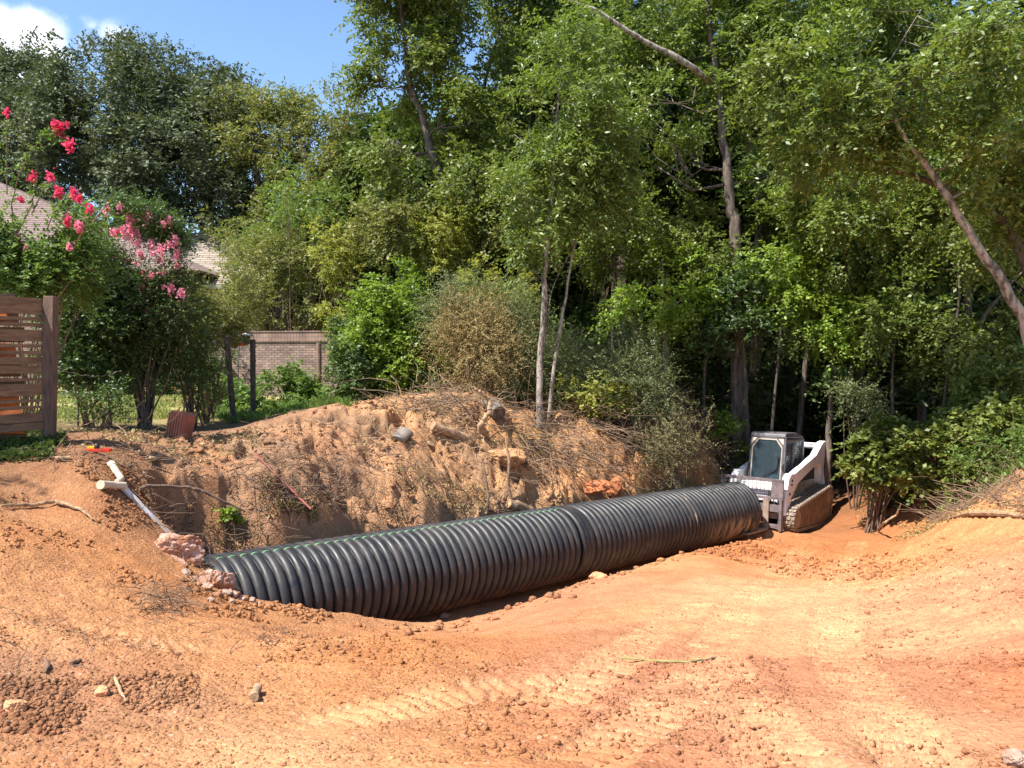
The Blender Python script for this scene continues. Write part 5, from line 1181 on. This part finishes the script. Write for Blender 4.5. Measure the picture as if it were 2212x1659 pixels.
# bare trunks standing in the dark interior
for i, (px, Y, r, top, lab) in enumerate([(1880,24,.15,500,'dark bare trunk deep in the shade right of the loader'),(1730,25,.12,450,'thin dark trunk in the shade above the loader cab'),(1330,24,.22,420,'vine hung dark trunk in the shade right of the thin trunks'),(1620,23,.28,560,'thick dark trunk in the shade left of the loader cab'),(2120,20,.09,700,'pale thin trunk in the brush at the right'),(2030,23,.12,620,'dark trunk behind the dark leafed tree')]):
    b0 = at(px, Y); z0 = Hz(*b0)-.2; zt = P(px, top, Y)[2]-z0; rr = random.Random(i)
    o = empty('tree_trunk', (b0[0], b0[1], z0), 0, lab, 'tree'); n_ = 10
    MB().tube([(rr.uniform(-.06,.06)+.03*j, 0, zt*j/n_) for j in range(n_+1)], [r*(1.2 if j == 0 else 1-.4*j/n_) for j in range(n_+1)], 12).build('trunk', M_BARKD if i != 4 else M_BARKL, o, smooth=True)
    if i == 2:
        g = np.random.default_rng(3); n2 = 160; C = np.stack([g.normal(0,.35,n2), g.normal(0,.3,n2), g.uniform(2, 8.5, n2)], 1)
        sticks('hanging_vine', C, np.stack([g.normal(0,.12,n2), g.normal(0,.12,n2), -np.ones(n2)], 1), g.uniform(.8,2.4,n2), np.full(n2,.012), M_STICKD, parent=o, kind='stuff', seed=3)

# --- shrubs in front of the grove
def shrub(name, label, base, lobes, lm, seed, stems=None, bark=None, cat='shrub', group=None, crown='foliage', nst=9, rst=.02, **kw):
    bx, by = base; bz = Hz(bx, by)-.04; root = empty(name, (bx, by, bz), 0, label, cat, group); ofs = np.array([bx, by, bz])
    L = [(np.array(c)-ofs, r) for c, r in lobes]; cr, C, O = crown_mesh(crown, L, lm, root, seed, **kw)
    g = np.random.default_rng(seed+9); idx = g.choice(len(C), min(nst, len(C)), False); m = MB()
    for q in idx:
        b = C[q]*.92; a = np.array([g.normal()*.10, g.normal()*.10, 0]); md = a*.5+b*.45+g.normal(size=3)*.08; md[2] = abs(md[2])+.1
        m.tube([a, md, b], [rst, rst*.75, rst*.35], 6, cap=False)
    m.build('stem', bark or M_STICKD, root, recalc=False, smooth=True)
    return root, ofs, C, O
BUSH = dict(ntw=10, nl=11, tl=.34, ls=.095, lw=.055, droop=.3, dens=2.2, hole=.38)
shrub('green_bush', 'dense bright green bush right of the brick wall', at(840,19.8), [pxl(850,640,20,65,70), pxl(820,720,19.8,75,75), pxl(890,760,19.8,75,75), pxl(840,800,19.6,80,55), pxl(870,600,20.2,35,45)], 'bright', 101, nst=14, **BUSH)
shrub('green_bush', 'dark lower skirt of leaves beside the bright bush and the wall end', at(790,19.3), [pxl(785,800,19.3,60,60), pxl(760,745,20.5,30,60), pxl(940,810,19.3,50,45)], 'deep', 102, **BUSH)
FEA = dict(ntw=16, nl=22, tl=.62, ls=.045, lw=.020, droop=.25, dens=1.7, hole=.36, lift=.35)
r_, ofs_, C_, O_ = shrub('dry_bush', 'tan half dry bushy shrub behind the log pile in the centre', at(1040,17.8), [pxl(1040,770,17.8,75,75), pxl(1030,690,18,55,50), pxl(1080,740,18,60,60), pxl(990,760,18,40,50)], 'dry', 103, nst=30, rst=.012, bark=M_STICK, **dict(FEA, dens=1.5))
shrub('feathery_shrub', 'grey green feathery shrub wrapped round the dry bush', at(1090,18.6), [pxl(1000,660,18.8,60,45), pxl(1110,790,18.4,70,60), pxl(1160,770,18.8,60,60), pxl(1090,690,18.9,70,60), pxl(960,700,19,40,60)], 'feather', 104, nst=16, rst=.012, **FEA)
shrub('feathery_shrub', 'grey green feathery shrub between the thin trunks and the fallen brush', at(1260,18.2), [pxl(1240,800,18.2,70,50), pxl(1300,830,18,60,40), pxl(1200,850,17.8,50,30)], 'feather', 105, nst=12, rst=.012, **FEA)
shrub('feathery_shrub', 'tall loose feathery shrub above the brush heap, left of the loader', at(1380,17.6), [pxl(1360,825,17.6,70,45), pxl(1370,775,17.8,42,45), pxl(1420,850,17.4,60,35), pxl(1370,730,17.8,20,30)], 'feather', 106, nst=22, rst=.012, bark=M_STICK, **FEA)
shrub('feathery_shrub', 'fallen feathery branches drooping over the bank left of the loader', at(1470,17.2), [pxl(1420,950,17.0,80,45), pxl(1490,960,17.4,65,50), pxl(1370,990,16.8,50,30), pxl(1530,1005,17.6,35,25)], 'brushy', 107, nst=40, rst=.012, bark=M_STICK, **dict(FEA, dens=.75))
shrub('leafy_vine', 'yellow green vine leaves over the brush between the thin trunks and the tall feathery shrub', at(1290,17.4), [pxl(1290,850,17.4,90,25), pxl(1240,870,17.2,50,22)], 'yellow', 108, nst=8, rst=.008, cat='vine', **dict(BUSH, dens=1.6, ls=.07, lw=.055))
shrub('yellowing_shrub', 'thin shrub with yellowing leaves between forked trunk and thin trunks', at(1080,21), [pxl(1060,610,21,70,35), pxl(1110,650,21,50,35), pxl(960,500,22.5,70,60), pxl(980,570,22,45,45)], 'yellow', 109, nst=14, **dict(BUSH, dens=1.2, ls=.10))
COMP = dict(ntw=9, nl=20, tl=.75, ls=.085, lw=.04, droop=.35, dens=.9, hole=.40)
shrub('sumac_shrub', 'loose shrub with long feather leaves over the left part of the brick wall', at(610,27), [pxl(600,640,27,80,60), pxl(560,570,27,60,50), pxl(680,640,27,70,60), pxl(520,680,27,40,35), pxl(640,560,27.3,75,55)], 'olive', 110, nst=20, rst=.03, **COMP)
shrub('sumac_shrub', 'tall sapling with feather leaves above the brick wall against the olive trees', at(640,26.6), [pxl(650,420,26.6,60,40), pxl(600,380,26.6,45,40), pxl(710,430,26.6,45,30), pxl(630,480,26.8,80,40)], 'weed', 111, nst=10, rst=.03, **dict(COMP, dens=.16))
shrub('leafy_vine', 'vine with reddish brown and green leaves beside the wall end', at(750,24), [pxl(745,620,24.3,50,90), pxl(720,540,24.6,50,50), pxl(745,730,24,22,60)], 'yellow', 112, nst=10, cat='vine', **dict(BUSH, dens=.9, ls=.10))
shrub('climbing_vine', 'bright green vine column climbing behind the dense bush', at(905,22.5), [pxl(905,560,22.5,16,50), pxl(872,580,22.5,12,40), pxl(640,900,0.1,0.1,0.1)] [:2], 'bright', 113, nst=4, cat='vine', **dict(BUSH, dens=2.6))
shrub('azalea_hedge', 'rounded azalea bush against the brick wall between the middle post and the brown post', at(620,21.5), [pxl(625,845,21.5,65,38), pxl(660,830,21.8,35,30)], 'weed', 114, **BUSH)
shrub('azalea_hedge', 'rounded azalea bush left of the leaning dark post', at(470,20.5), [pxl(480,865,20.5,38,36), pxl(520,850,21,40,30), pxl(545,880,20.5,30,22)], 'weed', 115, **BUSH)
shrub('green_weed', 'bright green weed patch at the foot of the upright dark post', at(540,18.6), [pxl(530,895,18.6,35,14), pxl(590,890,19,30,10)], 'bright', 116, cat='weed', **dict(BUSH, tl=.2, ls=.07))
shrub('green_weed', 'yellow green weeds at the foot of the brown post', at(730,20), [pxl(730,860,20,50,14), pxl(690,872,20,20,8)], 'weed', 117, cat='weed', **dict(BUSH, tl=.22, ls=.07))

# --- flowering shrubs
def blossoms(root, ofs, spots, lm, seed, Y, name='blossom'):
    g = np.random.default_rng(seed); V_, T_ = [], []
    for (px, py, r) in spots:
        c = np.array(P(px, py, Y+g.uniform(-.15,.15)))-ofs; r = r*(.52 if lm == 'red' else .66); n_ = int(95*r*r/100)+14; k = Y/F
        p = c+g.normal(size=(n_,3))*np.array([r*k*.52, r*k*.4, r*k*.75])
        a = g.normal(size=(n_,3)); a /= np.linalg.norm(a, axis=1)[:,None]; b = np.cross(a, g.normal(size=(n_,3))); b /= np.linalg.norm(b, axis=1)[:,None]
        s = g.uniform(.014, .030, (n_,1)); V_.append(np.stack([p-a*s, p-b*s, p+a*s, p+b*s], 1).reshape(-1,3)); T_.append(np.repeat(g.uniform(0,1,n_), 4))
    v = np.concatenate(V_); np_mesh(name, v, np.arange(len(v)).reshape(-1,4), LM[lm], root, tint=np.concatenate(T_))
def stalks(root, ofs, spots, Y, m, seed, down=45):
    g = np.random.default_rng(seed)
    for (px, py, r) in spots:
        a = np.array(P(px, py, Y))-ofs; b = np.array(P(px+g.uniform(-22,22), py+down, Y+.1))-ofs; MB().tube([a, (a+b)/2+g.normal(size=3)*.02, b], [.003,.005,.007], 4, cap=False).build('flower_stalk', m, root, recalc=False)
zz = lambda L, r=11: [(x*.3307, 164.6+y*.3307, r*s) for x, y, s in L]
MY = dict(ntw=12, nl=14, tl=.36, ls=.052, lw=.033, droop=.15, dens=3.0, hole=.34, lift=.3)
r_, ofs_, C_, O_ = shrub('crepe_myrtle', 'big multi-stemmed shrub full of pink blossoms by the lawn', at(315,15.2),
    [pxl(270,600,15,90,95), pxl(330,560,15.2,65,80), pxl(240,500,15,60,50), pxl(340,680,15.2,80,80), pxl(240,700,15,75,60), pxl(290,760,15.3,110,50), pxl(210,590,14.8,50,60), pxl(300,490,15,60,45), pxl(355,520,15,40,40), pxl(170,640,15,50,60)], 'deep', 121, nst=6, **MY)
m_ = MB(); g = np.random.default_rng(5)
for k in range(17):
    a = np.array(P(310+g.uniform(-14,16), 918, 15.2+g.uniform(-.1,.1)))-ofs_; b = np.array(P(205+k*11+g.uniform(-8,8), 700+g.uniform(-30,30), 15.2+g.uniform(-.4,.4)))-ofs_
    a[2] = 0; md = (a+b)/2; md[0] -= (b[0]-a[0])*.18; m_.tube([a, md, b, b*1.0+(b-md)*.8], [.026,.020,.013,.006], 7, cap=False)
m_.build('stem', M_BARK, r_, recalc=False, smooth=True)
pk = zz([(695,870,1.3),(780,855,.9),(845,920,1.3),(960,920,1.5),(1065,965,.9),(1105,940,.9),(850,1010,1.9),(800,1020,1.3),(900,1090,1.3),(990,1110,1.2),(1145,1080,1.2),(720,1110,.8),(765,1175,1.2),(915,1160,.9),(925,1190,1),(1155,1170,1.1),(820,1205,.8),(1155,1240,.7),(1060,1275,.9),(990,1300,.9),(940,1335,.9),(930,1385,1.6),(950,1415,1.3),(1120,1385,1.1),(1185,1420,1.1),(850,1450,.7),(850,1490,.8),(965,1530,.7),(575,1060,.8),(590,1110,.8),(1050,1140,1.2),(1040,1200,.9),(940,1280,.7),(455,1110,1),(1100,1100,.7),(1000,1160,.7),(880,1230,.6),(1070,1380,.6)])
blossoms(r_, ofs_, pk, 'pink', 7, 14.75); stalks(r_, ofs_, pk[:12], 14.8, M_STICKD, 8)
blossoms(r_, ofs_, zz([(770,1020,1.0),(930,1380,.7),(840,1000,.7)]), 'red', 9, 14.7, 'red_blossom')
r_, ofs_, C_, O_ = shrub('crepe_myrtle', 'tall arching shrub with crimson blossoms above the slatted fence', at(60,11.6),
    [pxl(60,520,11.6,75,70), pxl(20,440,11.6,50,60), pxl(140,500,11.8,60,45), pxl(-40,560,11.4,80,90), pxl(150,600,11.9,60,50), pxl(30,610,11.4,110,40), pxl(110,560,11.7,70,60), pxl(-10,500,11.5,60,60)], 'weed', 122, nst=26, bark=M_STICK, rst=.012, **dict(MY, ls=.06, lw=.038, dens=2.4, hole=.38))
m_ = MB()  # the arching sprays that carry the crimson heads
arcs = [[(30,520),(25,440),(40,380),(62,335),(95,292),(125,285)],[(95,292),(120,290),(150,312)],[(30,520),(70,440),(75,390)],[(70,460),(105,385)],[(100,500),(130,420)],[(110,520),(160,430)],[(160,540),(200,450)],[(200,480),(245,425)],[(15,420),(14,330),(16,250)],[(10,640),(60,560),(70,510)],[(128,640),(160,595),(190,575),(225,600)]]
lv = []
for a_ in arcs:
    q = [np.array(P(x, y, 11.4))-ofs_ for x, y in a_]; m_.tube(q, [.010-.006*i/(len(q)-1) for i in range(len(q))], 5, cap=False)
    for i in range(len(q)-1):
        for t_ in np.linspace(0, 1, 5)[:-1]: lv.append(q[i]*(1-t_)+q[i+1]*t_)
m_.build('arching_stem', M_STICK, r_, recalc=False)
lv = np.array(lv); g = np.random.default_rng(2)
v, f, t = sprays(lv, np.tile([0,0,1.0], (len(lv),1)), g, ntw=4, nl=4, tl=.10, ls=.055, lw=.032, spread=1.6); np_mesh('arching_foliage', v, f, LM['weed'], r_, tint=t)
rd = zz([(45,245,1.0),(375,340,1.7),(395,355,1.4),(360,310,1.0),(455,455,1.6),(430,440,1.1),(215,665,1.5),(325,660,1.3),(385,760,1.6),(485,765,1.3),(515,805,1.1),(140,810,.9),(585,865,1.2),(440,950,1.3),(515,980,1.3),(440,315,.6)])
blossoms(r_, ofs_, rd, 'red', 12, 11.3); blossoms(r_, ofs_, zz([(120,1060,.8),(175,1130,.7),(455,1115,.8),(520,985,1.0),(740,1025,.8)]), 'pink', 13, 11.3, 'pink_blossom')
shrub('wispy_shrub', 'wispy yellow green shrub between the pink flowers and the brick wall', at(450,17.5), [pxl(440,600,17.5,70,60), pxl(480,680,17.5,60,60), pxl(410,690,17,55,60), pxl(520,640,18,60,50)], 'olive', 123, nst=18, rst=.012, **dict(MY, ls=.055, lw=.03, dens=2.2, hole=.38))
r_, ofs_, C_, O_ = shrub('crepe_myrtle', 'second multi-stemmed shrub without flowers right of the pink one', at(415,16.2), [pxl(400,760,16.2,60,60), pxl(430,810,16.2,45,40)], 'deep', 124, nst=12, rst=.02, **dict(MY, dens=1.7))
shrub('dark_shrub', 'dark leafy shrub in the shade behind the fence post', at(190,14.2), [pxl(190,690,14.4,75,60), pxl(170,770,14.2,55,50), pxl(240,800,14.6,60,35)], 'deep', 125, nst=8, **dict(MY, ls=.06, lw=.04))
shrub('dark_shrub', 'low dark shrub beside the lawn at the foot of the pink flowering stems', at(225,13.4), [pxl(235,865,13.4,40,28), pxl(200,880,13.2,25,22)], 'deep', 126, nst=10, **dict(MY, ls=.05, lw=.034, dens=1.4))
shrub('dark_shrub', 'dark hedge across the back of the lawn below the house', at(300,24), [pxl(200,800,24,90,45), pxl(330,800,24,90,45), pxl(430,810,24.5,60,40)], 'deep', 127, nst=8, **dict(BUSH, dens=1.3, ls=.12, lw=.07, tl=.5))
shrub('reddish_shrub', 'small dark reddish leafed shrub between the flowering stems and the leaning post', at(440,17), [pxl(440,860,17,35,40)], 'dry', 128, nst=10, **dict(MY, dens=1.2))
# --- right bank shrubs
shrub('leafy_shrub', 'leafy shrub on a short vine wrapped trunk right of the loader', at(1885,17.2), [pxl(1905,975,17.2,62,38), pxl(1950,950,17,60,40), pxl(1858,1000,17,30,18), pxl(1930,1010,17.1,50,25)], 'mid', 131, nst=14, rst=.02, **dict(BUSH, ls=.12, lw=.085, dens=1.9))
shrub('leafy_vine', 'big leafed vine tangle spilling down the right bank', at(2060,15.8), [pxl(2020,990,15.8,75,45), pxl(2100,960,15.2,80,40), pxl(2180,930,14.5,80,40), pxl(1970,1040,15.9,45,30), pxl(2140,900,15.5,90,35)], 'mid', 132, nst=16, rst=.01, cat='vine', **dict(BUSH, ls=.10, lw=.08, dens=2.0))
shrub('green_weed', 'pale green weeds on the crest of the right bank at the edge', at(2190,13.2), [pxl(2190,960,13.2,60,25), pxl(2120,1000,14,50,18)], 'weed', 133, nst=16, rst=.006, cat='weed', **dict(BUSH, ls=.07, lw=.03, dens=1.4))
shrub('fern_branch', 'drooping spray of fine blue green leaves hanging over the dark gap', at(1850,19), [pxl(1860,850,18.5,45,18), pxl(1880,890,18.5,35,18), pxl(1840,830,18.5,30,12)], 'feather', 134, nst=6, cat='branch', **dict(COMP, dens=2.2, ls=.06, lw=.03, tl=.5))
shrub('leafy_shrub', 'small leafy shrub on the bank just left of the loader cab', at(1562,19.6), [pxl(1562,925,19.6,24,20), pxl(1620,990,19.6,20,25)], 'bright', 135, nst=6, **BUSH)
shrub('green_weed', 'small sprig of green leaves hanging in the shade of the hole', (HOLE[0]+.1, HOLE[1]+.6), [pxl(437,1108,10.4,9,18), pxl(500,1100,10.6,20,10)], 'bright', 136, nst=3, rst=.005, cat='weed', **dict(BUSH, ls=.08, lw=.05, tl=.12, dens=2.5))
shrub('green_weed', 'small grey green weed in front of the fence post', (P(165,955,9)[0], 9.7), [pxl(165,962,9.9,20,9)], 'feather', 137, nst=5, rst=.004, cat='weed', **dict(BUSH, ls=.04, lw=.022, tl=.12, dens=2.5))

# --- ground cover
def cover(name, boxes, n_, lm, label, ls, lw, hgt, seed, up=1.0, cat='ground cover', ymask=None):
    V_, T_ = [], []; g = np.random.default_rng(seed)
    for bx in boxes:
        x, y = scatter_px(n_, *bx, seed=seed+abs(int(bx[0]))); k = fbm(x*1.3, y*1.3, seed, 3) > .44; x, y = x[k], y[k]; z = H(x, y)
        p = np.stack([x, y, z+g.uniform(0, hgt, len(x))], 1); m_ = len(x)
        a = g.normal(size=(m_,3))*.6; a[:,2] = np.abs(a[:,2])*.4+up; a /= np.linalg.norm(a, axis=1)[:,None]
        w_ = np.cross(a, g.normal(size=(m_,3))); w_ /= np.linalg.norm(w_, axis=1)[:,None]; s = g.uniform(.5, 1.3, (m_,1))
        V_.append(np.stack([p, p+a*ls*s*.5-w_*lw*s/2, p+a*ls*s, p+a*ls*s*.5+w_*lw*s/2], 1).reshape(-1,3)); T_.append(np.repeat(g.uniform(0,1,m_), 4))
    v = np.concatenate(V_); return tag(np_mesh(name, v, np.arange(len(v)).reshape(-1,4), LM[lm], tint=np.concatenate(T_)), label, cat, kind='stuff')
cover('grass', [(110,480,850,905),(-60,300,850,915)], 26000, 'grass', 'sunlit yellow green lawn grass behind the flowering shrub', .11, .02, .02, 5, 1.0, 'grass')
cover('grass', [(560,800,868,884),(440,620,885,900)], 5000, 'weed', 'rough green grass and weeds in front of the brick wall', .16, .025, .03, 6, 1.0, 'grass')
cover('ivy', [(-60,112,962,1000),(-60,140,940,970)], 2200, 'back', 'ivy leaves at the foot of the fence, coloured darker for shade', .05, .045, .08, 7, .3, 'ivy')  # the dark leaf colour paints in the shade of the fence
cover('undergrowth', [(1900,2250,960,1040)], 4200, 'weed', 'low green undergrowth on top of the right bank', .12, .05, .2, 8, .8)
cover('leaf_litter', [(120,560,925,975),(1850,2230,1030,1130)], 3800, 'dry', 'dry leaf litter scattered over the edges of the dirt', .05, .03, .02, 9, .15, 'leaves')
cover('leaf_litter', [(760,1560,870,1000)], 9000, 'dry', 'dead leaves and chips caught on the torn bank', .06, .03, .10, 10, .3, 'leaves')
cover('weeds', [(430,600,1050,1150),(840,1060,1030,1120),(600,700,1090,1150),(1060,1200,930,990)], 1500, 'dry', 'dying weeds tangled in the hollows of the torn bank', .05, .02, .10, 12, .3, 'weeds')
cover('undergrowth', [(1880,2000,1090,1135)], 1200, 'deep', 'shaded undergrowth on the wood floor behind the loader', .12, .07, .3, 11, .5)
# --- brush: tangles of dead twigs
def brush(name, boxes, n_, L, r, m, label, seed, hgt=.25, flat=.5, curl=.35, ddir=None, group=None):
    g = np.random.default_rng(seed); P_ = []
    for bx in boxes:
        x, y = scatter_px(n_, *bx, seed=seed+int(abs(bx[0]))+int(abs(bx[2]))); z = H(x, y)+g.uniform(0, 1, n_)**1.6*hgt; P_.append(np.stack([x, y, z], 1))
    C = np.concatenate(P_); D = g.normal(size=(len(C),3)); D[:,2] = D[:,2]*flat*.6+.08
    if ddir is not None: D += np.array(ddir)
    # keep twigs roughly parallel to the ground below them
    D /= np.linalg.norm(D, axis=1)[:,None]; LL = L*g.uniform(.35, 1.3, len(C)); e = C+D*LL[:,None]; hz = H(e[:,0], e[:,1]); low = e[:,2] < hz+.02
    D[low,2] += ((hz+.06*g.random(len(C))-e[:,2])/LL)[low]
    return sticks(name, C, D, LL, r*g.uniform(.5, 1.5, len(C)), m, label, 'brush', 'stuff', curl=curl, seed=seed)
brush('brush', [(860,1020,862,900),(1000,1250,880,930),(1180,1520,890,960)], 260, 1.0, .009, M_STICK, 'tangle of pale dead branches heaped on top of the bank', 201, .45)
brush('brush', [(1280,1560,900,990),(1330,1580,960,1040)], 1100, .9, .008, M_STICKD, 'heap of dark fine dead twigs on the bank left of the loader', 202, .7, .8)
brush('brush', [(760,1100,940,1090),(560,800,1000,1140)], 190, .55, .006, M_STICK, 'pale twigs and roots strewn over the torn bank', 203, .18)
brush('brush', [(820,1080,1040,1120),(560,720,1090,1150),(1080,1200,930,1010)], 170, .45, .006, M_STICKD, 'dark twigs and roots hanging in the hollows of the bank', 204, .22, .8)
brush('brush', [(1100,1300,930,1000)], 230, 1.2, .009, M_STICK, 'long pale roots and stems trailing down the bank below the thin trunks', 205, .25, .4, ddir=(.9,-.8,-.5))
brush('brush', [(300,600,1020,1110),(380,620,1090,1180)], 230, .42, .006, M_STICKD, 'dark rootlets around the rim of the hole', 206, .14)
brush('brush', [(100,560,960,1040),(560,900,930,1000)], 300, .45, .005, M_STICK, 'sparse dry stems on the dirt near the drain pipe', 207, .04, .15)
brush('brush', [(2000,2260,1050,1140)], 520, .7, .007, M_STICK, 'dry stems raked over the right bank', 208, .10, .2, ddir=(.8,.2,.1))
brush('brush', [(380,560,1235,1290),(300,420,1280,1330)], 120, .22, .004, M_STICK, 'dry grass tufts around the concrete chunks', 209, .10, .7)
brush('brush', [(0,700,1340,1480),(300,1000,1100,1300)], 60, .14, .003, M_STICKD, 'few thin dark twigs scattered on the foreground dirt', 210, .01, .15)
brush('brush', [(560,640,1370,1400),(320,400,1310,1345)], 50, .12, .003, M_STICKD, 'small knots of dark rootlets on the foreground dirt', 211, .03, .4)
brush('brush', [(2020,2250,880,1010)], 160, 1.2, .009, M_STICK, 'pale canes rising from the vine tangle at the right edge', 212, .5, 1.4)
brush('brush', [(120,330,900,960)], 60, .7, .006, M_STICK, 'thin bent canes beside the fence post', 213, .3, 1.4)
print('LEAVES', TOT[0])
